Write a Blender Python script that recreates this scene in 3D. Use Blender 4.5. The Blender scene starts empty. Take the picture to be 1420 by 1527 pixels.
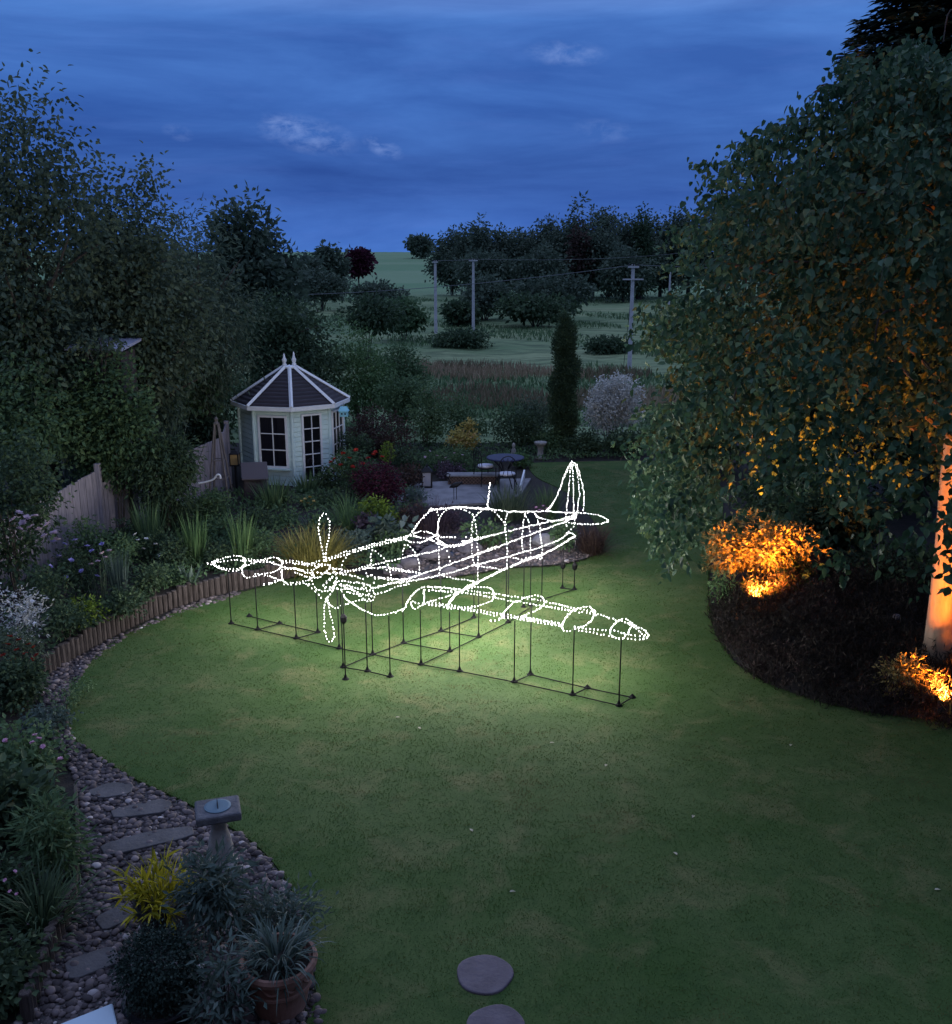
import bpy, math, random
import numpy as np
from mathutils import Vector, Matrix

# ------------------------------------------------------------------ camera, sky, sun, exposure
sc = bpy.context.scene
COL = sc.collection
H, PITCH, F, CX, CY = 5.5, math.radians(14.5), 1500.0, 710.0, 763.5
cam = bpy.data.cameras.new('camera'); camo = bpy.data.objects.new('camera', cam); COL.objects.link(camo)
camo.location = (0, 0, H); camo.rotation_euler = (math.pi/2 - PITCH, 0, 0)
cam.sensor_fit = 'HORIZONTAL'; cam.sensor_width = 36; cam.lens = 36*F/1420.0
cam.clip_start = 0.05; cam.clip_end = 5000
sc.camera = camo
sc.view_settings.view_transform = 'Standard'; sc.view_settings.look = 'None'
sc.view_settings.exposure = 0.0; sc.view_settings.gamma = 1.0
try:
    sc.cycles.use_denoising = True; sc.cycles.denoiser = 'OPENIMAGEDENOISE'
    sc.cycles.max_bounces = 5; sc.cycles.diffuse_bounces = 2; sc.cycles.glossy_bounces = 2
    sc.cycles.transmission_bounces = 3; sc.cycles.transparent_max_bounces = 4
    sc.cycles.caustics_reflective = False; sc.cycles.caustics_refractive = False
    sc.cycles.sample_clamp_indirect = 4.0
except Exception: pass

class NT:
    def __init__(s, tree): s.t = tree; s.n = tree.nodes; s.l = tree.links
    def add(s, typ, **kw):
        n = s.n.new(typ)
        for k, v in kw.items():
            if k.startswith('i_'):
                key = k[2:]; key = int(key) if key.isdigit() else key
                n.inputs[key].default_value = v
            else: setattr(n, k, v)
        return n
    def link(s, a, b): s.l.new(a, b)
    def math(s, op, a, b=None, c=None, clamp=False):
        n = s.n.new('ShaderNodeMath'); n.operation = op; n.use_clamp = clamp
        for i, v in enumerate((a, b, c)):
            if v is None: continue
            if isinstance(v, (int, float)): n.inputs[i].default_value = v
            else: s.link(v, n.inputs[i])
        return n.outputs[0]
    def mix(s, fac, a, b, blend='MIX'):
        n = s.n.new('ShaderNodeMix'); n.data_type = 'RGBA'; n.blend_type = blend
        for i, v in ((0, fac), (6, a), (7, b)):
            if isinstance(v, (int, float)): n.inputs[i].default_value = v
            elif isinstance(v, tuple): n.inputs[i].default_value = v if len(v) == 4 else (*v, 1)
            else: s.link(v, n.inputs[i])
        return n.outputs[2]
    def ramp(s, fac, stops, interp='LINEAR'):
        n = s.n.new('ShaderNodeValToRGB'); cr = n.color_ramp; cr.interpolation = interp
        while len(cr.elements) < len(stops): cr.elements.new(0.5)
        for e, (p, c) in zip(cr.elements, stops):
            e.position = p; e.color = (*c, 1) if len(c) == 3 else c
        s.link(fac, n.inputs[0]); return n.outputs[0]
    def noise(s, vec, scale, detail=4, rough=0.55, dist=0.0):
        n = s.n.new('ShaderNodeTexNoise'); n.inputs['Scale'].default_value = scale
        n.inputs['Detail'].default_value = detail; n.inputs['Roughness'].default_value = rough
        n.inputs['Distortion'].default_value = dist
        if vec is not None: s.link(vec, n.inputs['Vector'])
        return n.outputs[0]

world = bpy.data.worlds.new('World'); sc.world = world; world.use_nodes = True
w = NT(world.node_tree); w.n.clear()
SUN_EL, SUN_ROT = math.radians(1.0), math.radians(70)
tc = w.add('ShaderNodeTexCoord'); gen = tc.outputs['Generated']
sep = w.add('ShaderNodeSeparateXYZ'); w.link(gen, sep.inputs[0])
sky = w.add('ShaderNodeTexSky', sky_type='NISHITA', sun_disc=False, sun_elevation=SUN_EL, sun_rotation=SUN_ROT)
zc = w.math('MAXIMUM', sep.outputs[2], 0.0)
base = w.ramp(zc, [(0.0, (0.053, 0.158, 0.545)), (0.02, (0.046, 0.142, 0.515)), (0.07, (0.033, 0.106, 0.405)), (0.13, (0.049, 0.155, 0.525)),
                   (0.20, (0.058, 0.175, 0.56)), (0.34, (0.36, 0.52, 0.95)), (1.0, (0.58, 0.78, 1.40))])
mp = w.add('ShaderNodeMapping', i_Scale=(2.0, 2.0, 12.0), i_Location=(3.1, 0.4, 0.7)); w.link(gen, mp.inputs[0])
n1 = w.noise(mp.outputs[0], 1.7, 7, 0.58, 0.35)
band = w.ramp(n1, [(0.34, (0.0,)*3), (0.66, (1.0,)*3)])
mp2 = w.add('ShaderNodeMapping', i_Scale=(5.0, 5.0, 34.0), i_Location=(1.3, 5.4, 2.7)); w.link(gen, mp2.inputs[0])
n2 = w.noise(mp2.outputs[0], 1.6, 5, 0.6, 0.3)
dark = w.mix(1.0, base, (0.68, 0.71, 0.78), 'MULTIPLY')
lite = w.mix(1.0, base, (1.36, 1.25, 1.12), 'MULTIPLY')
colr = w.mix(band, dark, lite)
colr = w.mix(w.math('MULTIPLY', w.ramp(n2, [(0.52, (0,)*3), (0.8, (1,)*3)]), 0.22), colr, (0.10, 0.20, 0.60))
def puff(colr, d, sx, sz, amt, off):                      # a small pale cloud low in the sky
    v = Vector(d).normalized()
    dx = w.math('SUBTRACT', sep.outputs[0], v.x); dz = w.math('SUBTRACT', sep.outputs[2], v.z)
    r2 = w.math('ADD', w.math('POWER', w.math('ABSOLUTE', w.math('DIVIDE', w.math('ADD', dx, w.math('MULTIPLY', dz, off)), sx)), 2.0),
                w.math('POWER', w.math('ABSOLUTE', w.math('DIVIDE', dz, sz)), 2.0))
    m3 = w.add('ShaderNodeMapping', i_Scale=(30, 30, 60)); w.link(gen, m3.inputs[0])
    nn = w.noise(m3.outputs[0], 1.7, 6, 0.65, 0.3)
    a = w.math('MULTIPLY', w.math('SUBTRACT', 1.0, r2, clamp=True), amt)
    a = w.math('MULTIPLY', a, w.ramp(nn, [(0.40, (0,)*3), (0.68, (1,)*3)]))
    front = w.math('GREATER_THAN', sep.outputs[1], 0.0)
    return w.mix(w.math('MULTIPLY', a, front), colr, (0.22, 0.34, 0.72))
def pdir(px, py):
    u, v = (px-CX)/F, (py-CY)/F
    return (u, math.cos(PITCH) - v*math.sin(PITCH), -math.sin(PITCH) - v*math.cos(PITCH))
for (px, py, sx, sz, amt, off) in [(455, 200, .047, .020, .55, 1.1), (572, 220, .017, .012, .6, 1.0), (845, 80, .04, .012, .5, .5), (430, 188, .022, .012, .35, .9), (900, 195, .03, .012, .25, .6), (265, 198, .014, .008, .3, .5)]:
    colr = puff(colr, pdir(px, py), sx, sz, amt, off)
# the last sky-glow of the sun that has just gone: a trace of the physical sky over the dusk blue
skyt = w.mix(1.0, sky.outputs[0], (0.5, 0.6, 1.0), 'MULTIPLY')
colr = w.mix(0.006, colr, skyt, 'ADD')
back = w.math('MULTIPLY_ADD', sep.outputs[1], 0.12, 0.88, clamp=False)
bg = w.add('ShaderNodeBackground'); w.link(colr, bg.inputs[0])
w.link(back, bg.inputs[1])
out = w.add('ShaderNodeOutputWorld'); w.link(bg.outputs[0], out.inputs[0])

sun = bpy.data.lights.new('sun', 'SUN'); sun.energy = 0.02; sun.angle = math.radians(25); sun.color = (1.0, 0.9, 0.8)
suno = bpy.data.objects.new('sun', sun); COL.objects.link(suno)
suno.rotation_euler = (math.pi/2 - math.radians(8), 0, math.radians(120))

# ------------------------------------------------------------------ pixel <-> place helpers (photo pixels, 1420 x 1527)
ST, CT = math.sin(PITCH), math.cos(PITCH)
def ray(px, py):
    u, v = (px-CX)/F, (py-CY)/F
    return np.array([u, CT - v*ST, -ST - v*CT])
def G(px, py, z=0.0):
    d = ray(px, py); t = (z-H)/d[2]; return np.array([d[0]*t, d[1]*t, z])
def Wp(px, py, Y):
    d = ray(px, py); t = Y/d[1]; return np.array([d[0]*t, Y, H + d[2]*t])
def scale_at(Y, z=0.0): return (Y*CT + (H-z)*ST)/F          # metres per photo pixel there
def sstep(a, b, x):
    t = np.clip((np.asarray(x, float)-a)/(b-a), 0, 1); return t*t*(3-2*t)
def TZ(x, y):
    x = np.asarray(x, float); y = np.asarray(y, float)
    z = -2.9*sstep(30, 50, y) + 8.2*sstep(230, 640, y) - 8.0*sstep(680, 1200, y)
    z = z + sstep(45, 70, y)*0.14*(np.sin(x*.35+1)*np.sin(y*.21) + .6*np.sin(x*.9+y*.33)) - 0.06*(1-sstep(30, 34, y))
    return z
rng = np.random.default_rng(7); random.seed(7)

# ------------------------------------------------------------------ materials
def newmat(name):
    m = bpy.data.materials.new(name); m.use_nodes = True; t = NT(m.node_tree); t.n.clear()
    o = t.add('ShaderNodeOutputMaterial'); return m, t, o
def surf(name, c1, c2=None, rough=0.7, nscale=6.0, bump=0.0, bscale=40.0, metal=0.0, spec=0.4, detail=5, stretch=None, lo=.35, hi=.65):
    m, t, o = newmat(name); b = t.add('ShaderNodeBsdfPrincipled')
    tc = t.add('ShaderNodeTexCoord'); v = tc.outputs['Object']
    if stretch:
        mp = t.add('ShaderNodeMapping', i_Scale=stretch); t.link(v, mp.inputs[0]); v = mp.outputs[0]
    if c2 is None: b.inputs['Base Color'].default_value = (*c1, 1)
    else:
        n = t.noise(v, nscale, detail, .6)
        t.link(t.mix(t.ramp(n, [(lo, (0,)*3), (hi, (1,)*3)]), c1, c2), b.inputs['Base Color'])
    b.inputs['Roughness'].default_value = rough; b.inputs['Metallic'].default_value = metal
    b.inputs['Specular IOR Level'].default_value = spec
    if bump:
        bn = t.add('ShaderNodeBump', i_Strength=bump, i_Distance=0.02); t.link(t.noise(v, bscale, 5, .6), bn.inputs['Height']); t.link(bn.outputs[0], b.inputs['Normal'])
    t.link(b.outputs[0], o.inputs[0]); return m
def leafmat(name, c1, c2, c3=None, transl=0.3, rough=0.55, spec=0.10):
    m, t, o = newmat(name); b = t.add('ShaderNodeBsdfPrincipled')
    a = t.add('ShaderNodeAttribute', attribute_name='tint')
    stops = [(0.0, c1), (0.6, c2), (1.0, c3 or c2)]
    c = t.ramp(a.outputs['Fac'], stops); t.link(c, b.inputs['Base Color'])
    b.inputs['Roughness'].default_value = rough; b.inputs['Specular IOR Level'].default_value = spec
    tr = t.add('ShaderNodeBsdfTranslucent'); t.link(c, tr.inputs[0])
    mx = t.add('ShaderNodeMixShader', i_0=transl); t.link(b.outputs[0], mx.inputs[1]); t.link(tr.outputs[0], mx.inputs[2])
    t.link(mx.outputs[0], o.inputs[0]); return m
def glow(name, col, s):
    m, t, o = newmat(name); e = t.add('ShaderNodeEmission', i_0=(*col, 1), i_1=s); t.link(e.outputs[0], o.inputs[0]); return m

# ------------------------------------------------------------------ mesh helpers
def wloc(o):
    v = Vector((0, 0, 0))
    while o is not None: v += o.location; o = o.parent
    return v
class MB:
    def __init__(s): s.V = []; s.Fc = []; s.A = []; s.n = 0; s.T = []; s.hasT = False
    def add(s, V, Fs, tint=None):
        V = np.asarray(V, float).reshape(-1, 3)
        for f in Fs: s.Fc.append(tuple(int(i)+s.n for i in f))
        s.V.append(V); s.n += len(V)
        s.T.append(np.full(len(V), .5) if tint is None else np.broadcast_to(np.asarray(tint, float), (len(V),)))
        if tint is not None: s.hasT = True
        return s
    def addarr(s, V, Fa, tint):
        s.V.append(V); s.T.append(tint); s.hasT = True
        s.A.append(Fa + s.n); s.n += len(V); return s
    def box(s, c, size, M=None, taper=1.0):
        x, y, z = [v/2 for v in size]
        V = np.array([[-x,-y,-z],[x,-y,-z],[x,y,-z],[-x,y,-z],[-x*taper,-y*taper,z],[x*taper,-y*taper,z],[x*taper,y*taper,z],[-x*taper,y*taper,z]])
        if M is not None: V = V @ np.array(M.to_3x3()).T
        return s.add(V+np.array(c), [(3,2,1,0),(4,5,6,7),(0,1,5,4),(1,2,6,5),(2,3,7,6),(3,0,4,7)])
    def tube(s, pts, r, n=6, cap=True, tint=None):
        pts = np.asarray(pts, float); k = len(pts); r = np.broadcast_to(np.asarray(r, float), (k,))
        tan = np.gradient(pts, axis=0); tan /= np.linalg.norm(tan, axis=1)[:, None]+1e-9
        up = np.array([0, 0, 1.]) if abs(tan[0][2]) < .9 else np.array([1., 0, 0])
        V = []
        u = np.cross(tan[0], up); u /= np.linalg.norm(u)
        for i in range(k):
            u = u - tan[i]*np.dot(u, tan[i]); u /= np.linalg.norm(u)+1e-9; v = np.cross(tan[i], u)
            a = np.arange(n)*2*math.pi/n
            V.append(pts[i] + r[i]*(np.cos(a)[:, None]*u + np.sin(a)[:, None]*v))
        Fs = [(i*n+j, i*n+(j+1) % n, (i+1)*n+(j+1) % n, (i+1)*n+j) for i in range(k-1) for j in range(n)]
        if cap: Fs += [tuple(range(n))[::-1], tuple((k-1)*n+j for j in range(n))]
        return s.add(np.concatenate(V), Fs, tint)
    def lathe(s, c, prof, n=20, M=None):
        a = np.arange(n)*2*math.pi/n; V = []
        for r, z in prof: V.append(np.stack([r*np.cos(a), r*np.sin(a), np.full(n, z)], 1))
        V = np.concatenate(V)
        if M is not None: V = V @ np.array(M.to_3x3()).T
        k = len(prof)
        Fs = [(i*n+j, i*n+(j+1) % n, (i+1)*n+(j+1) % n, (i+1)*n+j) for i in range(k-1) for j in range(n)]
        Fs += [tuple(range(n))[::-1], tuple((k-1)*n+j for j in range(n))]
        return s.add(V+np.array(c), Fs)
    def prism(s, poly, z0, z1):
        p = np.asarray(poly, float); n = len(p)
        V = np.concatenate([np.c_[p, np.full(n, z0)], np.c_[p, np.full(n, z1)]])
        return s.add(V, [tuple(range(n))[::-1], tuple(range(n, 2*n))] + [(i, (i+1) % n, n+(i+1) % n, n+i) for i in range(n)])
    def build(s, name, mat, parent=None, world=False, smooth=False, bevel=0):
        me = bpy.data.meshes.new(name); V = np.concatenate(s.V) if s.V else np.zeros((0, 3))
        if world and parent is not None: V = V - np.array(wloc(parent))
        if s.A:
            idx = [a.ravel() for a in s.A]; tot = [np.full(len(a), a.shape[1]) for a in s.A]
            if s.Fc: idx.append(np.fromiter((i for f in s.Fc for i in f), int)); tot.append(np.array([len(f) for f in s.Fc]))
            idx = np.concatenate(idx).astype(np.int32); tot = np.concatenate(tot)
            me.vertices.add(len(V)); me.vertices.foreach_set('co', V.astype(np.float32).ravel())
            me.loops.add(len(idx)); me.loops.foreach_set('vertex_index', idx)
            me.polygons.add(len(tot)); me.polygons.foreach_set('loop_start', np.r_[0, np.cumsum(tot)[:-1]].astype(np.int32))
            me.update(calc_edges=True)
        else: me.from_pydata(V.tolist(), [], s.Fc)
        if s.hasT:
            at = me.attributes.new('tint', 'FLOAT', 'POINT'); at.data.foreach_set('value', np.concatenate(s.T).astype(np.float32))
        if smooth: me.polygons.foreach_set('use_smooth', [True]*len(me.polygons))
        me.materials.append(mat); me.update()
        o = bpy.data.objects.new(name, me); COL.objects.link(o)
        if parent is not None: o.parent = parent
        if bevel:
            b = o.modifiers.new('bevel', 'BEVEL'); b.width = bevel; b.segments = 2; b.limit_method = 'ANGLE'
        return o
def thing(name, label, cat, loc=(0, 0, 0), rz=0.0, group=None):
    o = bpy.data.objects.new(name, None); COL.objects.link(o); o.empty_display_size = .1
    o.location = tuple(float(v) for v in loc); o.rotation_euler = (0, 0, rz)
    return tag(o, label, cat, group)
def tag(o, label, cat, group=None):
    o['label'] = label; o['category'] = cat
    if group: o['group'] = group
    return o
def kind(o, k, label=None, cat=None):
    o['kind'] = k
    if label: o['label'] = label
    if cat: o['category'] = cat
    return o
def copy_tree(o, parent=None):
    c = o.copy(); COL.objects.link(c); c.parent = parent
    for ch in list(o.children): copy_tree(ch, c)
    return c

_t = (1+5**.5)/2
ICO_V = np.array([(-1,_t,0),(1,_t,0),(-1,-_t,0),(1,-_t,0),(0,-1,_t),(0,1,_t),(0,-1,-_t),(0,1,-_t),(_t,0,-1),(_t,0,1),(-_t,0,-1),(-_t,0,1)], float); ICO_V /= np.linalg.norm(ICO_V[0])
ICO_F = np.array([(0,11,5),(0,5,1),(0,1,7),(0,7,10),(0,10,11),(1,5,9),(5,11,4),(11,10,2),(10,7,6),(7,1,8),(3,9,4),(3,4,2),(3,2,6),(3,6,8),(3,8,9),(4,9,5),(2,4,11),(6,2,10),(8,6,7),(9,8,1)])
OCT_V = np.array([(1,0,0),(-1,0,0),(0,1,0),(0,-1,0),(0,0,1),(0,0,-1)], float)
OCT_F = np.array([(0,2,4),(2,1,4),(1,3,4),(3,0,4),(2,0,5),(1,2,5),(3,1,5),(0,3,5)])
def subdiv(V, Fa):
    V = [tuple(v) for v in V]; cache = {}; out = []
    def mid(a, b):
        k = (min(a, b), max(a, b))
        if k not in cache:
            m = np.array(V[a])+np.array(V[b]); V.append(tuple(m/np.linalg.norm(m))); cache[k] = len(V)-1
        return cache[k]
    for a, b, c in Fa:
        x, y, z = mid(a, b), mid(b, c), mid(c, a); out += [(a, x, z), (b, y, x), (c, z, y), (x, y, z)]
    return np.array(V), np.array(out)
ICO2_V, ICO2_F = subdiv(ICO_V, ICO_F); ICO3_V, ICO3_F = subdiv(ICO2_V, ICO2_F)
def unit(v): return v/(np.linalg.norm(v, axis=-1, keepdims=True)+1e-9)
def scatter(base_V, base_F, P, S, tint=None, rot=True):
    n = len(P); S = np.asarray(S, float)
    if S.ndim == 1: S = S[:, None].repeat(3, 1)
    B = base_V[None]*S[:, None, :]
    if rot:
        a = rng.uniform(0, 2*math.pi, n); c, s_ = np.cos(a)[:, None], np.sin(a)[:, None]
        B = np.stack([B[..., 0]*c-B[..., 1]*s_, B[..., 0]*s_+B[..., 1]*c, B[..., 2]], -1)
    V = (B + P[:, None, :]).reshape(-1, 3)
    Fa = (base_F[None] + (np.arange(n)*len(base_V))[:, None, None]).reshape(-1, base_F.shape[1])
    T = np.repeat(rng.uniform(0, 1, n) if tint is None else tint, len(base_V))
    return V, Fa, T
def leaves(P, D, N, L, Wd, tint, shape='diamond', fold=.18):
    """leaf at P pointing along D with face normal N; L length, Wd width"""
    n = len(P); D = unit(D); S = unit(np.cross(D, N)); N = np.cross(S, D)
    L = np.broadcast_to(np.asarray(L, float), (n,))[:, None]; Wd = np.broadcast_to(np.asarray(Wd, float), (n,))[:, None]
    if shape == 'diamond':
        V = np.stack([P, P+D*L*.45+S*Wd*.5+N*Wd*fold, P+D*L-N*L*.06, P+D*L*.45-S*Wd*.5+N*Wd*fold], 1); k = 4
        fa = np.array([[0, 1, 2], [0, 2, 3]])
    else:
        V = np.stack([P, P+D*L*.22+S*Wd*.42+N*Wd*fold, P+D*L*.58+S*Wd*.40+N*Wd*fold*.8, P+D*L-N*L*.08, P+D*L*.58-S*Wd*.40+N*Wd*fold*.8, P+D*L*.22-S*Wd*.42+N*Wd*fold], 1); k = 6
        fa = np.array([[0, 1, 2, 3], [0, 3, 4, 5]])
    Fa = (fa[None] + (np.arange(n)*k)[:, None, None]).reshape(-1, fa.shape[1])
    return V.reshape(-1, 3), Fa, np.repeat(tint, k)
def rdir(n): return unit(rng.normal(size=(n, 3)))
def cloud(blobs, nclump, per, csize, L, Wd, shape='diamond', droop=.3, inner=.45, tilt=.8, up=0.3, L_jit=.35):
    """leaf clumps spread through the volume of ellipsoids (cx,cy,cz,rx,ry,rz)"""
    B = np.array(blobs, float); vol = (B[:, 3]*B[:, 4]*B[:, 5])**.75; pick = rng.choice(len(B), nclump, p=vol/vol.sum())
    d = rdir(nclump); rr = (inner + (1-inner)*rng.uniform(0, 1, nclump)**.6)*rng.uniform(.86, 1.1, nclump)
    C = B[pick, :3] + d*B[pick, 3:]*rr[:, None]
    cs = csize*rng.uniform(.6, 1.35, nclump)
    idx = np.repeat(np.arange(nclump), per); n = len(idx)
    o = np.clip(rng.normal(size=(n, 3)), -1.7, 1.7)*np.array([1, 1, .7]); P = C[idx] + o*cs[idx][:, None]*.5
    D = unit(unit(o)*.6 + d[idx]*.5 + rdir(n)*.7 + np.array([0, 0, -droop]))
    N = unit(rdir(n)*tilt + d[idx]*.6 + np.array([0, 0, up]))
    t = np.clip(rng.uniform(0, 1, nclump)[idx]*.6 + rng.uniform(0, .4, n), 0, 1)
    return leaves(P, D, N, L*rng.uniform(1-L_jit, 1+L_jit, n), Wd*rng.uniform(.8, 1.2, n), t, shape)
def blades(P, az, lean, Hh, Wd, seg=5, bend=.5, tint=None, twist=True):
    """upright ribbon leaves from P, leaning along az and bending over"""
    n = len(P); Hh = np.broadcast_to(Hh, (n,)); Wd = np.broadcast_to(Wd, (n,)); lean = np.broadcast_to(lean, (n,)); bend = np.broadcast_to(bend, (n,))
    h = np.stack([np.cos(az), np.sin(az), np.zeros(n)], 1); fa_ = az + math.pi/2 + (rng.uniform(-.8, .8, n) if twist else 0)
    S = np.stack([np.cos(fa_), np.sin(fa_), np.zeros(n)], 1)
    V = []; p = P.copy(); a = lean.copy()
    for i in range(seg+1):
        wv = (Wd*(1-(i/seg)**2.2)*(.6+.4*min(1, 2*i/seg)))[:, None]*.5
        if i == seg: V.append(p)
        else: V += [p-S*wv, p+S*wv]
        p = p + ((h*np.sin(a)[:, None] + np.array([0, 0, 1.])*np.cos(a)[:, None])*(Hh/seg)[:, None]); a = a + bend*2*(i+1)/seg/seg*1.6
    k = 2*seg+1; V = np.stack(V, 1)
    fa = []
    for i in range(seg-1): fa += [[2*i, 2*i+1, 2*i+3], [2*i, 2*i+3, 2*i+2]]
    fa.append([2*seg-2, 2*seg-1, 2*seg]); fa = np.array(fa)
    Fa = (fa[None]+(np.arange(n)*k)[:, None, None]).reshape(-1, 3)
    return V.reshape(-1, 3), Fa, np.repeat(rng.uniform(0, 1, n) if tint is None else tint, k)
def in_poly(P, poly):
    x, y = P[:, 0], P[:, 1]; poly = np.asarray(poly); r = np.zeros(len(P), bool); j = len(poly)-1
    for i in range(len(poly)):
        xi, yi = poly[i][:2]; xj, yj = poly[j][:2]
        r ^= ((yi > y) != (yj > y)) & (x < (xj-xi)*(y-yi)/(yj-yi+1e-12)+xi); j = i
    return r
def sample_poly(poly, n):
    poly = np.asarray(poly)[:, :2]; lo, hi = poly.min(0), poly.max(0); out = []; c = 0
    while c < n:
        p = rng.uniform(lo, hi, (n*2, 2)); p = p[in_poly(p, poly)]; out.append(p); c += len(p)
    return np.concatenate(out)[:n]
def smooth_poly(pts, k=4, closed=True):
    p = np.asarray(pts, float); n = len(p); out = []
    for i in range(n if closed else n-1):
        p0, p1, p2, p3 = (p[(i-1) % n], p[i], p[(i+1) % n], p[(i+2) % n]) if closed else (p[max(i-1, 0)], p[i], p[i+1], p[min(i+2, n-1)])
        for t in np.arange(k)/k:
            out.append(.5*((2*p1)+(-p0+p2)*t+(2*p0-5*p1+4*p2-p3)*t*t+(-p0+3*p1-3*p2+p3)*t**3))
    if not closed: out.append(p[-1])
    return np.array(out)
_lat = np.random.default_rng(11).uniform(0, 1, (64, 64))
def vnoise(x, y, f, octv=3):                     # smooth value noise on the ground
    o = 0; amp = 1; tot = 0
    for k in range(octv):
        u, v = x*f+k*17.3+1000, y*f+k*9.1+1000; i, j = np.floor(u).astype(int), np.floor(v).astype(int); a, b = u-i, v-j; a = a*a*(3-2*a); b = b*b*(3-2*b)
        g = lambda p, q: _lat[p % 64, q % 64]
        o = o+amp*((g(i, j)*(1-a)+g(i+1, j)*a)*(1-b)+(g(i, j+1)*(1-a)+g(i+1, j+1)*a)*b); tot += amp; amp *= .55; f *= 2.1
    return o/tot
def gp(px_list, z=0.0): return np.array([G(x, y, z) for x, y in px_list])
def sheet(name, poly, z, mat):
    b = MB(); p = np.asarray(poly)[:, :2]; b.add(np.c_[p, np.full(len(p), z)], [tuple(range(len(p)))])
    o = b.build(name, mat)
    me = o.data
    if me.polygons[0].normal.z < 0: me.flip_normals()
    return o

# ------------------------------------------------------------------ the ground
def grid_sheet(name, xs, ys, zf, mat):
    X, Y = np.meshgrid(xs, ys); Z = zf(X, Y); nx, ny = len(xs), len(ys)
    V = np.stack([X, Y, Z], -1).reshape(-1, 3); b = MB()
    i = np.arange(ny-1)[:, None]*nx + np.arange(nx-1)[None]
    b.add(V, np.stack([i, i+1, i+1+nx, i+nx], -1).reshape(-1, 4).tolist()); return b.build(name, mat, smooth=True)
m, t, o = newmat('meadow_ground'); b_ = t.add('ShaderNodeBsdfPrincipled', i_Roughness=.95); b_.inputs['Specular IOR Level'].default_value = .1
tcx = t.add('ShaderNodeTexCoord').outputs['Object']
mpx = t.add('ShaderNodeMapping', i_Scale=(.35, 1, 1)); t.link(tcx, mpx.inputs[0])
na = t.noise(mpx.outputs[0], .09, 5, .6); nb = t.noise(mpx.outputs[0], .9, 6, .65); nc = t.noise(mpx.outputs[0], .022, 4, .5)
c = t.mix(t.ramp(na, [(.35, (0,)*3), (.65, (1,)*3)]), (.095, .155, .072), (.215, .250, .130))
c = t.mix(t.math('MULTIPLY', t.ramp(nb, [(.45, (0,)*3), (.60, (1,)*3)]), .75), c, (.060, .085, .045))
sp = t.add('ShaderNodeSeparateXYZ'); t.link(tcx, sp.inputs[0])
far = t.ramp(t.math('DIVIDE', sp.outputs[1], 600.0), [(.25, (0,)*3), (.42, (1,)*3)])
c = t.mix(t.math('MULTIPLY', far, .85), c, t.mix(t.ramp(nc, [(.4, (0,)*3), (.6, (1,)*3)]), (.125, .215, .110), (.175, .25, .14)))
t.link(c, b_.inputs['Base Color']); bn = t.add('ShaderNodeBump', i_Strength=.6, i_Distance=.3); t.link(nb, bn.inputs['Height']); t.link(bn.outputs[0], b_.inputs['Normal'])
t.link(b_.outputs[0], o.inputs[0]); M_MEADOW = m
xs = np.unique(np.concatenate([np.linspace(-900, -120, 14), np.linspace(-120, 120, 97), np.linspace(120, 900, 14)]))
ys = np.unique(np.concatenate([np.linspace(-40, 25, 8), np.linspace(26, 130, 84), np.linspace(130, 1200, 90)]))
kind(grid_sheet('meadow_terrain', xs, ys, TZ, M_MEADOW), 'structure')

M_SOIL = surf('garden_soil', (.012, .010, .008), (.028, .022, .018), rough=.95, nscale=5, bump=.8, bscale=25)
sheet_o = sheet('garden_soil', [(-12, -6), (14, -6), (14, 29.5), (-12, 29.5)], 0.0, M_SOIL); kind(sheet_o, 'structure')

# lawn outline, traced on the ground in the photo's pixels
LAWN = gp([(480, 1600), (472, 1480), (462, 1400), (430, 1320), (385, 1265), (330, 1228), (268, 1194), (200, 1163), (140, 1125), (103, 1095), (97, 1060), (112, 1018),
           (150, 975), (200, 942), (270, 912), (340, 891), (395, 876), (450, 862), (520, 858), (600, 868), (690, 862), (760, 850), (830, 846), (885, 832), (897, 805),
           (880, 770), (845, 735), (800, 712), (792, 693), (840, 690), (960, 688), (1030, 690), (1072, 720), (1078, 770), (1066, 805), (1058, 835), (1056, 880), (1058, 915), (1072, 958), (1110, 1002),
           (1180, 1036), (1270, 1060), (1360, 1074), (1470, 1085), (1700, 1110), (1900, 1300), (1700, 1700), (900, 1750)])
LAWN = smooth_poly(LAWN, 4)[:, :2]
m, t, o = newmat('lawn_turf'); b_ = t.add('ShaderNodeBsdfPrincipled', i_Roughness=.9); b_.inputs['Specular IOR Level'].default_value = .15
tcx = t.add('ShaderNodeTexCoord').outputs['Object']
na = t.noise(tcx, .55, 4, .6); nb = t.noise(tcx, 5, 6, .7); nc = t.noise(tcx, 1.6, 5, .62, .6); nd = t.noise(tcx, 60, 4, .7)
c = t.mix(t.ramp(na, [(.38, (0,)*3), (.62, (1,)*3)]), (.036, .074, .017), (.060, .096, .030))
c = t.mix(t.math('MULTIPLY', t.ramp(nc, [(.50, (0,)*3), (.70, (1,)*3)]), .75), c, (.118, .118, .050))
c = t.mix(t.math('MULTIPLY', t.ramp(nb, [(.5, (0,)*3), (.66, (1,)*3)]), .6), c, (.030, .064, .018))
c = t.mix(t.ramp(nd, [(.3, (0,)*3), (.7, (1,)*3)]), t.mix(1.0, c, (.72, .74, .70), 'MULTIPLY'), t.mix(1.0, c, (1.2, 1.18, 1.18), 'MULTIPLY'))
t.link(c, b_.inputs['Base Color']); bn = t.add('ShaderNodeBump', i_Strength=.2, i_Distance=.01); t.link(nd, bn.inputs['Height']); t.link(bn.outputs[0], b_.inputs['Normal'])
t.link(b_.outputs[0], o.inputs[0]); M_LAWN = m
lb = MB(); n = len(LAWN)
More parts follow.
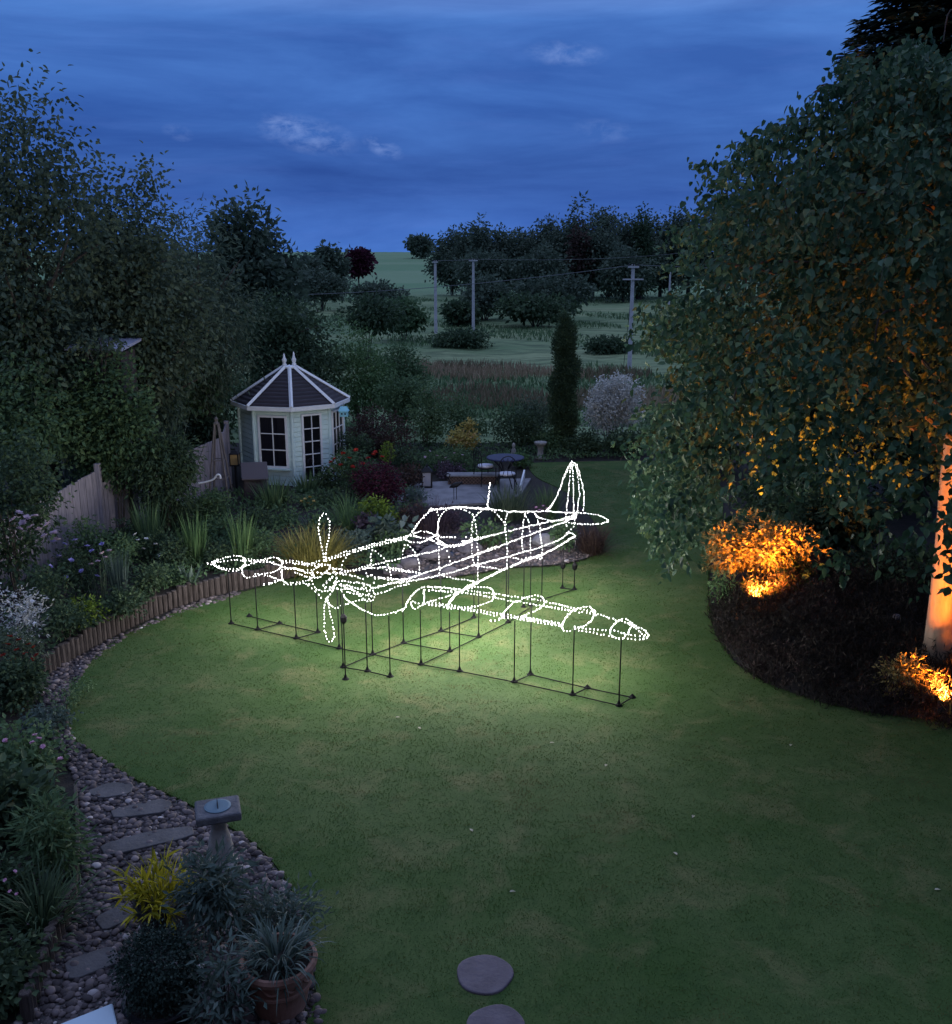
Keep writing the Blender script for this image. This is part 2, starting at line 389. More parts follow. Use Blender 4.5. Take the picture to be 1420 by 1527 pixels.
lb.add(np.c_[np.r_[LAWN, LAWN], np.r_[np.full(n, .022), np.full(n, -.03)]], [tuple(range(n))] + [(i, i+n, (i+1) % n+n, (i+1) % n) for i in range(n)])
lawn_o = lb.build('lawn', M_LAWN); kind(lawn_o, 'structure')
if lawn_o.data.polygons[0].normal.z < 0: lawn_o.data.flip_normals()

# mown grass standing on the lawn, thicker towards the camera
M_GRASS = leafmat('grass_blade', (.018, .042, .009), (.056, .106, .026), (.124, .118, .052), transl=.45, rough=.8, spec=.05)
P = sample_poly(LAWN, 900000); dist = np.hypot(P[:, 0], P[:, 1])
keep = (rng.uniform(0, 1, len(P)) < np.clip((8.0/dist)**1.6, 0, 1)*.62) & (dist < 26) & (dist > 3.5) & (np.abs(P[:, 0]) < .52*P[:, 1]+1.0)
P = P[keep]; n = len(P); P3 = np.c_[P, np.full(n, .016)]
d_ = dist[keep]; az = rng.uniform(0, 2*math.pi, n); hh = rng.uniform(.006, .015, n)*(1+d_*.02); ww = .0026*(1+d_*.16)
side = np.stack([np.cos(az), np.sin(az), np.zeros(n)], 1); ln = rdir(n)*.55; ln[:, 2] = 1
big = vnoise(P[:, 0], P[:, 1], .55, 3); tuft = vnoise(P[:, 0]*.8, P[:, 1]*1.5, 5.5, 3); straw = np.clip((big-.52)*5, 0, 1)*np.clip((vnoise(P[:, 0]+7, P[:, 1], 1.7, 3)-.38)*4, 0, 1)
tint = np.clip(.42+.85*(tuft-.5)*1.5+.5*straw+rng.uniform(-.12, .16, n), 0, 1); hh = hh*np.clip(.5+1.1*tuft, .4, 1.5)
V = np.stack([P3-side*ww[:, None], P3+side*ww[:, None], P3+ln*hh[:, None]], 1).reshape(-1, 3)
gb = MB().addarr(V, np.arange(n*3).reshape(n, 3), np.repeat(tint, 3))
eL = smooth_poly(LAWN[::2], 40); eP = eL[rng.integers(0, len(eL), 9000)]+rng.normal(0, .03, (9000, 2)); eP = eP[(np.hypot(eP[:, 0], eP[:, 1]) < 19) & (eP[:, 1] > 3)]; n = len(eP)
V, Fa, T = blades(np.c_[eP, np.full(n, .005)], rng.uniform(0, 6.28, n), np.abs(rng.normal(.3, .3, n)), rng.uniform(.02, .055, n), .005*(1+.06*np.hypot(eP[:, 0], eP[:, 1])), 3, .5, rng.uniform(0, .8, n)); gb.addarr(V, Fa, T)
kind(tag(gb.build('grass', M_GRASS), 'short mown green grass covering the whole lawn', 'grass'), 'stuff')

# gravel path at the left, gravel bed behind the aeroplane, paved terrace
PATH = smooth_poly(gp([(20, 1530), (60, 1440), (112, 1345), (120, 1260), (116, 1185), (98, 1130), (70, 1090), (62, 1040), (66, 1010), (110, 985), (190, 944), (290, 900), (360, 884),
                       (345, 893), (270, 916), (200, 946), (150, 979), (114, 1020), (100, 1060), (106, 1096), (142, 1127), (202, 1166), (270, 1197), (332, 1231), (387, 1268), (432, 1323), (464, 1402), (470, 1480), (476, 1600), (0, 1640)]), 3)[:, :2]
M_GRAV = surf('gravel_bed', (.035, .030, .032), (.10, .09, .095), rough=.9, nscale=18, bump=1.0, bscale=60)
kind(sheet('gravel_path', PATH, .006, M_GRAV), 'structure')
M_PEB = leafmat('pebble_stone', (.055, .046, .048), (.19, .155, .155), (.58, .54, .54), transl=0.0, rough=.75)
def pebbles(name, poly, n, r0, r1, z, big=True):
    P = sample_poly(poly, n); r = rng.uniform(0, 1, n)**2.2*(r1-r0)+r0
    S = np.stack([r*rng.uniform(.8, 1.3, n), r*rng.uniform(.7, 1.0, n), r*rng.uniform(.45, .75, n)], 1)
    P3 = np.c_[P, z + S[:, 2]*rng.uniform(.15, .8, n)]
    tint = np.clip(rng.beta(1.1, 3.4, n), 0, 1)
    V, Fa, T = scatter(ICO2_V, ICO2_F, P3, S, tint)
    b = MB().addarr(V, Fa, T); return b.build(name, M_PEB, smooth=True)
kind(tag(pebbles('pebbles', PATH, 9500, .010, .046, .006), 'rounded grey and pink pebbles covering the gravel path', 'pebbles'), 'stuff')
BED = smooth_poly(gp([(598, 866), (600, 830), (615, 800), (660, 790), (760, 786), (850, 790), (893, 806), (884, 830), (830, 844), (760, 848), (690, 860)]), 3)[:, :2]
kind(sheet('gravel_bed', BED, .030, M_GRAV), 'structure')
kind(tag(pebbles('bed_pebbles', BED, 2600, .018, .05, .03), 'purple grey pebbles on the gravel bed behind the aeroplane', 'pebbles'), 'stuff')
M_PAVE = surf('terrace_paving', (.15, .145, .155), (.24, .23, .245), rough=.85, nscale=3, bump=.2)
TERR = gp([(560, 755), (600, 728), (635, 722), (700, 718), (792, 716), (776, 742), (740, 752), (650, 757)])[:, :2]
tb = MB().prism(TERR[::-1] if True else TERR, -.02, .05); terr = tb.build('terrace', M_PAVE); kind(terr, 'structure')
bm_fix = terr.data
# raised border behind the log edging
EDGE_PX = [(62, 1012), (84, 998), (110, 982), (150, 958), (200, 932), (255, 908), (310, 890), (385, 873), (440, 858)]
EDGE = smooth_poly(gp(EDGE_PX), 12, closed=False)[:, :2]
BORDER = np.concatenate([EDGE, np.array([[-2.6, 19.0], [-3.2, 22.0], [-8.0, 22.0], [-8.5, 12.0]])])
bb = MB(); off = EDGE + np.array([-.05, .05])
bb.prism(np.concatenate([off, BORDER[len(EDGE):]]), -.02, .24); kind(bb.build('raised_border', M_SOIL), 'structure')
def ZB(x, y): return .24 if in_poly(np.array([[x, y]]), BORDER)[0] else 0.0

M_LOG = surf('weathered_log', (.034, .026, .023), (.085, .068, .064), rough=.9, nscale=9, stretch=(4, 4, .6), bump=.5, bscale=30)
def log_edging(name, label, path, hgt, r):
    d = np.r_[0, np.cumsum(np.linalg.norm(np.diff(path, axis=0), axis=1))]
    t = thing(name, label, 'log edging', (*path[0], 0)); k = int(d[-1]/(2*r*1.03))
    for i in range(k):
        s = (i+.5)*d[-1]/k; x, y = np.interp(s, d, path[:, 0]), np.interp(s, d, path[:, 1]); hh = hgt+random.uniform(-.035, .035); rr = r*random.uniform(.9, 1.06)
        b = MB().lathe((x, y, 0), [(rr, -.05), (rr, .1), (rr*random.uniform(.93, 1.02), hh-.012), (rr*.82, hh)], 9)
        b.build('log', M_LOG, t, world=True, smooth=False)
    return t
log_edging('log_edging', 'curved edging of upright round logs between the raised border and the lawn', EDGE, .31, .05)
EDGE2 = smooth_poly(gp([(40, 1530), (62, 1462), (92, 1392), (110, 1345)]), 6, closed=False)[:, :2]
log_edging('log_edging', 'short low edging of dark logs beside the pebble path, nearest the camera', EDGE2, .22, .05)
M_BOARD = surf('edging_board', (.03, .026, .022), (.07, .06, .05), rough=.9, nscale=6)
bp = gp([(113, 1345), (118, 1260), (114, 1185)]); eb = MB()
for a, b2 in zip(bp[:-1], bp[1:]):
    d = b2-a; L = np.linalg.norm(d); M = Matrix.Rotation(math.atan2(d[1], d[0]), 4, 'Z'); eb.box((a+b2)/2+np.array([0, 0, .06]), (L, .03, .14), M)
tag(eb.build('edging_board', M_BOARD), 'thin dark timber board edging the left planting beside the pebbles', 'edging board')

# stone slabs across the path and round stepping stones in the lawn
M_SLAB = surf('stone_slab', (.05, .048, .052), (.09, .086, .092), rough=.85, nscale=4, bump=.4, bscale=22)
def slab(px_poly, label, z=.045, name='stone_slab', cat='stone slab', mat=None, group=None):
    p = gp(px_poly)[:, :2]; p = np.concatenate([[a*.85+b2*.15, a*.15+b2*.85] for a, b2 in zip(p, np.roll(p, -1, 0))])
    if np.cross(p[1]-p[0], p[2]-p[1]) < 0: p = p[::-1]
    o = MB().prism(p, 0.0, z).build(name, mat or M_SLAB, bevel=.008); tag(o, label, cat, group); return o
GS = 'slabs laid across the pebble path'
slab([(128, 1186), (165, 1171), (200, 1174), (196, 1188), (150, 1196)], 'small farthest slab across the pebble path, half sunk among pebbles', group=GS)
slab([(165, 1213), (240, 1196), (258, 1202), (250, 1216), (170, 1226)], 'middle grey slab across the pebble path, behind the sundial', group=GS)
slab([(148, 1266), (230, 1243), (288, 1237), (290, 1252), (158, 1283)], 'long grey slab across the pebble path just behind the yellow plant', group=GS)
slab([(140, 1375), (190, 1350), (205, 1372), (155, 1395)], 'dark slab in the pebbles beside the yellow plant pot', group=GS)
slab([(95, 1440), (170, 1415), (182, 1440), (105, 1470)], 'dark slab in the pebbles left of the clipped round bush', group=GS)
M_STEP = surf('stepping_stone', (.085, .07, .085), (.125, .105, .125), rough=.85, nscale=5, bump=.35, bscale=25)
def step_stone(px, py, r, label):
    c = G(px, py, .03); a = np.arange(28)*2*math.pi/28; rr = r*(1+.025*np.sin(a*3+px)+.02*np.sin(a*5+1)); poly = np.c_[c[0]+rr*np.cos(a), c[1]+rr*np.sin(a)]
    tag(MB().prism(poly, 0, .042).build('stepping_stone', M_STEP, bevel=.01), label, 'stepping stone', 'round stepping stones in the lawn')
step_stone(723, 1453, .222, 'round brownish stepping stone wholly in view in the dark lawn')
step_stone(740, 1531, .215, 'round stepping stone cut off by the bottom edge of the photo')

# unseen house wall behind the upstairs window, added and sized to shade the foreground
hw = MB().box((.5, -.75, 5.2), (20.0, .3, 10.4)).build('shading_house_wall', surf('house_brick', (.16, .10, .08), (.24, .16, .13), rough=.9, nscale=9, bump=.3)); kind(hw, 'structure')

M_FALL = surf('dry_leaf', (.30, .27, .18), (.42, .38, .27), rough=.8, nscale=30)
for i, (px, py) in enumerate([(1394, 1327), (627, 1087), (1035, 1216), (820, 1108), (705, 1240), (1180, 1110), (590, 1070), (1010, 1275), (905, 1140), (760, 1330)]):
    g = G(px, py, .036); V, Fa, T = leaves(np.zeros((1, 3)), np.array([[math.cos(i*2.1), math.sin(i*2.1), .12]]), np.array([[.1, .1, 1.]]), .055, .036, np.array([.5]), 'ovate'); lf = MB().addarr(V+g, Fa, T).build('fallen_leaf', M_FALL); tag(lf, 'tiny pale fallen leaf lying on the open lawn', 'leaf', 'fallen leaves on the lawn')

# ------------------------------------------------------------------ the light-up aeroplane on its stand
AO = np.array([-1.106, 13.05, 0.0]); AA = np.array([0.655, 0.755, 0.0]); AA /= np.linalg.norm(AA); AB = np.array([0.888, -0.46, 0.0]); AB /= np.linalg.norm(AB)
def on_station(px, py, s):                     # the cross plane at station s (spanned by the span direction and up)
    d = ray(px, py); nrm = np.cross(AB, [0, 0, 1.]); p = AO+AA*s; t = np.dot(p-np.array([0, 0, H]), nrm)/np.dot(d, nrm); return np.array([0, 0, H])+d*t
def on_side(px, py, w0, k=0.0):                # a fuselage side: span offset w0 + k*s
    d = ray(px, py); Mx = np.array([[d[0], -AA[0]-k*AB[0]], [d[1], -AA[1]-k*AB[1]]])
    t, s = np.linalg.solve(Mx, AO[:2]+AB[:2]*w0); return np.array([0, 0, H])+d*t
def on_wing(px, py, dz=0.0):
    p = G(px, py, .86)
    for _ in range(3):
        q = np.dot(p-AO, np.array([-AA[1], AA[0], 0]))/np.dot(AB, np.array([-AA[1], AA[0], 0])); p = G(px, py, .84+.012*abs(q))
    return p + np.array([0, 0, dz])
def zone(x0, y0, sc_): return lambda pts: [(x0+x/sc_, y0+y/sc_) for x, y in pts]
Z1, Z2, Z3, Z4, Z5, Z6, Z8 = zone(300, 750, 7.889), zone(440, 760, 7.889), zone(560, 740, 7.889), zone(690, 670, 5.917), zone(600, 850, 7.1), zone(780, 880, 6.762), zone(640, 780, 5.46)
Z7 = zone(440, 880, 7.1)
M_WIRE = surf('frame_wire', (.02, .02, .022), rough=.6)
M_BULB = glow('led_bulb', (1.0, .975, .95), 17.0)
M_STAND = surf('black_stand', (.006, .006, .007), rough=.7, spec=.1)
plane = thing('light_up_aeroplane', 'white fairy-light fighter aeroplane outline with propeller standing on thin black posts on the lawn', 'light sculpture', (AO[0], AO[1], 0))
LED = {}
class Strings:
    def __init__(s): s.c = []
    def add(s, pts, close=False, sm=True, dz=(0.0,)):
        p = np.asarray(pts, float)
        if close: p = smooth_poly(p, 5, True); p = np.concatenate([p, p[:1]])
        elif sm and len(p) > 2: p = smooth_poly(p, 5, False)
        for z in dz: s.c.append(p+np.array([0, 0, z]))
        return s
    def build(s, name, parent, step=.047):
        wb = MB(); pos = []
        for p in s.c:
            wb.tube(p, .0028, 4)
            d = np.r_[0, np.cumsum(np.linalg.norm(np.diff(p, axis=0), axis=1))]; k = max(2, int(d[-1]/step))
            tt = np.linspace(0, d[-1], k)+rng.uniform(-.005, .005, k); pos.append(np.stack([np.interp(tt, d, p[:, i]) for i in range(3)], 1))
        o = wb.build(name, M_WIRE, parent, world=True)
        P = np.concatenate(pos) + rng.normal(size=(sum(map(len, pos)), 3))*.004
        V, Fa, T = scatter(OCT_V, OCT_F, P, (np.full(len(P), .0057)*rng.uniform(.85, 1.15, len(P)))[:, None]*np.array([[1, 1, 1.6]]))
        V2 = V.reshape(-1, 6, 3)
        b = MB().addarr(V, Fa, T).build('led_bulbs', M_BULB, o, world=True); b['kind'] = 'stuff'
        for p in P[rng.permutation(len(P))[:max(1, len(P)//28)]]:      # the light the bulbs of this string give off
            if 'led' not in LED: LED['led'] = bpy.data.lights.new('led_light', 'POINT'); LED['led'].energy = 11.5; LED['led'].color = (1.0, .97, .93); LED['led'].shadow_soft_size = .02
            l = bpy.data.objects.new('led_light', LED['led']); COL.objects.link(l); l.parent = o; l.location = Vector(p)-wloc(o)
        return o
ws = lambda pts, dz=0.0: [on_wing(x, y, dz) for x, y in pts]
DD = (.0, .035)
# far wing
S = Strings()
S.add(ws(Z1([(140, 715), (200, 672), (300, 640), (400, 622), (500, 645), (520, 690), (505, 745), (440, 788), (300, 795), (190, 755)])), True)
S.add(ws(Z1([(160, 705), (230, 690), (330, 675), (440, 668), (505, 690)])))
S.add(ws(Z1([(180, 745), (280, 770), (370, 775), (450, 765), (500, 735)])))
S.add(ws(Z1([(75, 712), (110, 705), (190, 672)]))).add(ws(Z1([(75, 712), (130, 725), (190, 755)])))
S.add(ws(Z1([(480, 790), (500, 750), (640, 700), (800, 650), (890, 645), (945, 690), (935, 755), (860, 810), (700, 845), (620, 870), (515, 870)])), True)
S.add(ws(Z1([(500, 670), (640, 690), (800, 700), (940, 745), (1080, 770), (1200, 800)])), dz=DD[:1])
S.add(ws(Z1([(520, 655), (620, 668), (760, 680), (850, 690)])))
S.add(ws(Z1([(960, 705), (1090, 708), (1250, 735), (1420, 745)])), dz=DD)
S.add(ws(Z1([(640, 835), (760, 850), (890, 895), (960, 920)])))
S.add(ws(Z1([(950, 800), (1000, 775), (1100, 775), (1230, 810), (1320, 850), (1290, 895), (1180, 930), (1060, 945), (980, 930), (950, 870)])), True)
S.add(ws(Z1([(970, 960), (1060, 965), (1180, 945), (1260, 970)])))
S.add(ws(Z1([(740, 965), (800, 955), (890, 925), (950, 905)])), dz=(0, .012))
S.add(ws(Z2([(0, 640), (120, 640), (230, 620), (330, 600)])), dz=(0,)).add(ws(Z2([(0, 690), (100, 720), (200, 710)]))).add(ws(Z2([(0, 735), (90, 770), (170, 800)])))
S.build('far_wing', plane)
# near wing
S = Strings()
S.add(ws(Z8([(150, 695), (175, 640), (240, 570), (340, 525), (450, 522), (515, 545), (530, 590), (505, 632), (440, 662), (300, 688)])), True)
S.add(ws(Z8([(600, 762), (628, 705), (690, 650), (780, 610), (850, 590), (915, 600), (940, 645), (905, 692), (830, 730), (740, 765), (650, 772)])), True)
S.add(ws(Z6([(390, 365), (435, 275), (520, 200), (650, 165), (720, 210), (712, 270), (655, 340), (560, 380), (440, 415)])), True)
S.add(ws(Z6([(880, 415), (920, 342), (1010, 292), (1095, 335), (1085, 390), (1040, 450), (1005, 495), (900, 465)])), True)
S.add(ws(Z8([(0, 522), (150, 532), (330, 550), (540, 578), (700, 600), (850, 620), (960, 642), (1180, 692)])), dz=(0,))
S.add(ws(Z8([(0, 548), (150, 560), (330, 575), (500, 602), (640, 630), (800, 650), (950, 680), (1100, 705), (1190, 720)])))
S.add(ws(Z6([(210, 115), (350, 140), (510, 180), (640, 205), (760, 245), (900, 290), (1010, 322), (1130, 362), (1220, 400), (1268, 455)])), dz=(0,))
S.add(ws(Z6([(210, 160), (370, 180), (500, 208), (650, 235), (740, 255)]))).add(ws(Z6([(1060, 335), (1150, 400), (1225, 455)])))
S.add(ws(Z6([(1268, 455), (1240, 485), (1160, 495), (1060, 485), (960, 485), (880, 465), (760, 440), (640, 415), (520, 408)])))
S.add(ws(Z6([(1220, 470), (1110, 460), (1000, 430), (880, 405), (700, 395), (600, 380), (520, 370)])))
S.add(ws(Z6([(0, 285), (120, 310), (260, 335), (390, 365)])), dz=(0, .03))
S.add(ws(Z8([(0, 662), (80, 670), (150, 680), (260, 700), (400, 725), (500, 745), (600, 755), (700, 775), (800, 795), (960, 820), (1090, 840)])), dz=(0, .028))
S.add(ws(Z5([(0, 432), (30, 400), (60, 330), (110, 260), (190, 195), (300, 178), (420, 185), (540, 200), (640, 215)])))
S.add(ws(Z5([(240, 210), (380, 218), (520, 225), (640, 235)]))).add(ws(Z5([(225, 205), (232, 270), (228, 345)]))).add(ws(Z5([(90, 350), (120, 410), (190, 385), (235, 350)])))
S.add(ws(Z5([(105, 335), (250, 360), (400, 380), (480, 390)]))).add(ws(Z5([(235, 345), (380, 305), (520, 262), (620, 225)])))
S.add(ws(Z5([(475, 400), (500, 340), (560, 260), (640, 215), (720, 165)])))
S.add(ws(Z8([(500, 805), (560, 795), (610, 765)])), dz=(0, .012))
S.build('near_wing', plane)
# fuselage hoops: (zone, station, outline)
S = Strings()
st = lambda pts, s: [on_station(x, y, s) for x, y in pts]
S.add(st(Z2([(530, 745), (545, 665), (575, 600), (620, 535)]), -.35))
S.add(st(Z2([(890, 640), (895, 560), (912, 480), (960, 500), (1050, 580), (1100, 660), (1125, 740), (1130, 810)]), .12))
S.add(st(Z3([(318, 690), (330, 630), (348, 575), (400, 585), (455, 650), (500, 750), (522, 830), (515, 910)]), .42))
S.add(st(Z3([(740, 300), (733, 440), (742, 600), (750, 760), (752, 850), (770, 925), (900, 960), (1050, 982), (1190, 1000), (1203, 900), (1208, 750), (1200, 560), (1185, 380), (1160, 250), (1095, 178), (950, 138), (830, 168), (775, 230)]), 1.15), True)
S.add(st(Z3([(820, 590), (845, 640), (865, 710), (875, 770)]), .95))
S.add(st(Z4([(95, 620), (80, 750), (82, 880), (98, 1000), (130, 1032), (240, 1040), (370, 1060), (392, 960), (392, 830), (378, 720), (355, 635), (290, 560), (228, 528), (160, 548)]), 1.75), True)
S.add(st(Z4([(378, 720), (378, 620), (400, 568), (470, 548), (545, 565), (580, 640), (598, 760), (598, 880), (592, 975), (500, 968), (420, 955)]), 2.55))
S.add(st(Z4([(528, 905), (525, 800), (535, 660), (552, 575), (600, 548), (645, 580), (680, 680), (695, 820), (703, 960), (640, 955), (560, 960)]), 3.05))
# stringers
sd = lambda pts, w0, k: [on_side(x, y, w0, k) for x, y in pts]
WL, KL = -.33, .062
S.add(sd(Z2([(550, 745), (720, 700), (890, 655), (1080, 612), (1250, 572), (1420, 538)]), WL, KL))
S.add(sd(Z3([(400, 708), (560, 675), (720, 640), (850, 595), (1000, 562), (1120, 530), (1420, 450)]), WL, KL))
S.add(sd(Z4([(0, 812), (190, 772), (380, 730), (540, 690), (700, 652), (880, 620), (990, 602)]), WL, KL))
S.add(sd(Z3([(370, 975), (560, 905), (750, 848), (930, 780), (1100, 722), (1420, 588)]), -WL, -KL))
S.add(sd(Z4([(0, 972), (200, 905), (400, 828), (560, 765), (720, 705), (860, 655), (990, 605)]), -WL, -KL))
S.add(sd(Z2([(915, 920), (1040, 890), (1170, 862), (1340, 850)]), -WL, -KL)).add(sd(Z2([(945, 1000), (1080, 955), (1200, 905), (1340, 878)]), -WL, -KL))
S.add(sd(Z3([(0, 1078), (120, 1045), (230, 1012), (400, 995), (560, 972), (740, 932), (900, 895), (1130, 820), (1280, 785), (1420, 752)]), WL, KL))
S.add(sd(Z4([(0, 1057), (150, 1010), (340, 965), (430, 940), (520, 912), (640, 880), (760, 835), (850, 800), (920, 755)]), WL, KL))
S.add(sd(Z3([(1010, 1110), (1130, 1030), (1250, 985), (1420, 905)]), -WL+.06, -KL))
S.add(sd(Z4([(65, 1215), (200, 1140), (380, 1058), (500, 1005), (590, 970), (720, 925), (860, 850), (990, 768)]), -WL+.02, -KL), dz=(0, .01))
S.add(st(Z3([(130, 860), (300, 880), (430, 890), (515, 900)]), .45)).add(st(Z3([(0, 965), (80, 960), (180, 985), (350, 970)]), .2)).add(st(Z2([(940, 800), (1060, 800), (1180, 815), (1280, 820), (1420, 790)]), .05))
S.add(sd(Z2([(500, 745), (640, 770), (720, 790), (800, 820)]), .1, 0)).add(sd(Z2([(410, 690), (520, 700), (640, 720), (760, 710), (900, 680)]), .05, 0))
S.add(sd(Z2([(870, 690), (990, 680), (1090, 680), (1250, 705), (1420, 740)]), -.1, 0))
S.add(sd(Z2([(910, 770), (925, 830), (930, 860)]), .1, 0)).add(sd(Z2([(820, 700), (850, 780), (900, 775)]), .1, 0))
ctr = lambda pts: [on_side(x, y, 0, 0) for x, y in pts]
S.add(ctr(Z2([(370, 600), (470, 570), (600, 525), (690, 500), (800, 468), (900, 440), (1010, 410), (1140, 380), (1260, 350), (1310, 330)])), dz=(0, .03))
S.add(ctr(Z3([(130, 515), (240, 510), (340, 490)])))
S.add(ctr(Z4([(-290, 540), (-100, 515), (50, 512), (220, 525), (330, 540), (460, 550), (600, 552), (740, 546), (860, 555), (1000, 562)])))
S.add(ctr(Z4([(920, 745), (950, 715), (985, 670), (992, 620)]))).add(ctr(Z4([(915, 740), (950, 740), (980, 748), (990, 770)])))
S.build('fuselage', plane)
# canopy and cockpit sills
S = Strings()
S.add(ctr(Z3([(410, 450), (500, 330), (590, 220), (662, 155)])), dz=(0, .01)).add(ctr(Z3([(685, 155), (850, 140), (960, 128), (1150, 140), (1330, 155)])))
S.add(st(Z3([(715, 155), (740, 210), (745, 300), (735, 400), (738, 500)]), .9))
zl = lambda pts, z: [G(x, y, z) for x, y in pts]
S.add(zl(Z3([(345, 500), (380, 470), (440, 462), (520, 485), (620, 500), (720, 545), (850, 590), (980, 585), (1110, 540)]), 1.55))
S.add(zl(Z3([(350, 500), (400, 535), (480, 545), (570, 530), (650, 490), (720, 455)]), 1.6)).add(zl(Z3([(450, 440), (515, 415), (600, 415), (680, 450), (760, 478), (850, 478), (935, 488)]), 1.6)).add(zl(Z3([(1070, 488), (1130, 495)]), 1.6))
S.add(zl(Z3([(720, 500), (790, 550), (870, 580), (1000, 570), (1110, 530)]), 1.58))
S.build('canopy', plane, .038)
# fin, tailplanes, aerial mast
S = Strings()
S.add(ctr(Z4([(740, 545), (790, 490), (835, 410), (870, 320), (900, 235), (935, 160), (962, 112)])), dz=(0, .012))
S.add(ctr(Z4([(962, 112), (990, 125), (1020, 170), (1045, 260), (1068, 360), (1072, 450), (1065, 540)])))
S.add(ctr(Z4([(960, 125), (945, 260), (932, 400), (918, 540), (914, 680)]))).add(ctr(Z4([(970, 130), (975, 280), (978, 420), (985, 560), (988, 650)])))
S.add(ctr(Z4([(995, 140), (1018, 230), (1025, 320), (1030, 420), (1010, 540), (1005, 600)])))
S.build('tail_fin', plane, .038)
S = Strings()
S.add(zl(Z4([(1000, 562), (1065, 562), (1150, 572), (1220, 588), (1285, 630), (1240, 652), (1160, 660), (1060, 660), (940, 648)]), 1.27))
S.add(zl(Z4([(1000, 570), (920, 605), (820, 632), (730, 620), (670, 600), (640, 570)]), 1.25))
S.build('tailplane', plane, .042)
S = Strings(); S.add(ctr(Z4([(242, 300), (232, 400), (222, 505), (235, 525)])), dz=(0, .012)); S.build('aerial_mast', plane, .035)
# propeller
SP = -1.2
S = Strings()
S.add(st(Z2([(345, 600), (318, 450), (285, 300), (278, 190), (298, 95), (340, 45), (380, 75), (403, 150), (408, 240), (398, 350), (376, 450), (362, 590)]), SP)); S.build('propeller_blade', plane, .042)
S = Strings()
S.add(st(Z7([(330, 90), (314, 180), (308, 300), (315, 420), (338, 520), (365, 552), (396, 525), (412, 450), (395, 340), (370, 220), (345, 110)]), SP)); S.build('propeller_blade', plane, .042)
S = Strings()
a = np.linspace(0, 2*math.pi, 17)[:-1]
S.add(st([(483+18.5*math.cos(v), 862+20*math.sin(v)) for v in a], SP), True)
S.add(st(Z2([(445, 800), (390, 845), (335, 895)]), SP-.06), dz=(0, .014)).add(st(Z2([(480, 855), (455, 940), (410, 1005), (370, 1050)]), SP-.05))
S.add(st(Z2([(170, 880), (200, 930), (260, 990), (310, 1040)]), SP-.02)).add(st(Z2([(360, 920), (430, 935), (500, 940)]), SP-.08), dz=(0, .014))
S.add(st(Z2([(230, 800), (290, 790), (330, 760), (400, 700), (410, 650)]), SP-.05)).add(st(Z2([(270, 740), (330, 750), (440, 750), (460, 700)]), SP-.03))
S.build('spinner', plane, .04)
# chin scoop and exhausts under the nose
S = Strings()
S.add(ws(Z2([(540, 935), (565, 985), (600, 1050), (700, 1120), (860, 1210), (990, 1240), (1130, 1220), (1240, 1180), (1310, 1150)])))
S.add(ws(Z2([(385, 1085), (420, 1130), (470, 1155), (540, 1135), (660, 1092), (780, 1065), (900, 1050)])))
S.build('chin_scoop', plane, .042)
S = Strings()
S.add(sd(Z2([(460, 865), (520, 845), (640, 848), (760, 865), (860, 885), (915, 940), (930, 1010), (915, 1070), (820, 1065), (770, 1000), (680, 940), (570, 905)]), .28, 0), True)
S.add(sd(Z2([(540, 880), (650, 900), (760, 930), (880, 950)]), .27, 0)).add(sd(Z2([(620, 970), (700, 985), (800, 1000), (900, 1015)]), .27, 0)).add(sd(Z2([(780, 940), (820, 880), (840, 940), (870, 1000)]), .27, 0)).add(sd(Z2([(545, 940), (640, 930), (700, 960), (760, 1010)]), .27, 0))
S.build('exhaust', plane)
# stand: posts with feet (foot pixel, post-top pixel y), bars along the grass
POSTS = [(345, 930, 850), (384.5, 939, 852), (442, 952, 866), (474, 943, 880), (506, 967, 880), (512, 995, 886), (515.5, 1013, 882), (548, 1001, 900), (556, 976, 880), (582, 1009, 918), (602, 959, 872),
         (628, 991, 909), (658, 941, 860), (671, 971, 912), (685.5, 1001, 906), (714, 950, 862), (707, 921, 850), (758, 928, 832), (767, 1017, 926), (791, 1006, 905), (808, 894, 835), (839, 877, 806), (856.5, 879, 802), (854, 1036, 938), (923, 1052, 954),
         (755, 921, 838), (781, 905, 835), (791, 903, 838)]
KNOB = {(515.5, 1013): 923, (839, 877): 843, (856.5, 879): 845}
for px, py, ty in POSTS:
    g = G(px, py, .02); v = (ty-CY)/F; dep = PITCH+math.atan(v); z = H - g[1]*math.tan(dep)
    b = MB().tube([(g[0], g[1], 0), (g[0], g[1], z)], .0085, 6)
    if (px, py) in KNOB:
        zk = H - g[1]*math.tan(PITCH+math.atan((KNOB[(px, py)]-CY)/F)); b.lathe((g[0], g[1], zk), [(.01, -.07), (.042, -.035), (.045, .03), (.012, .075)], 10)
    po = b.build('post', M_STAND, plane, world=True)
    MB().lathe((g[0], g[1], .0), [(.055, 0), (.052, .022), (.022, .05), (.012, .085)], 8).build('foot', M_STAND, po, world=True)
for px, py in [(372, 919), (417, 930), (876, 1026), (943, 1040)]:
    g = G(px, py, .02); MB().lathe((g[0], g[1], .0), [(.055, 0), (.052, .022), (.022, .05), (.006, .07)], 8).build('foot', M_STAND, plane, world=True)
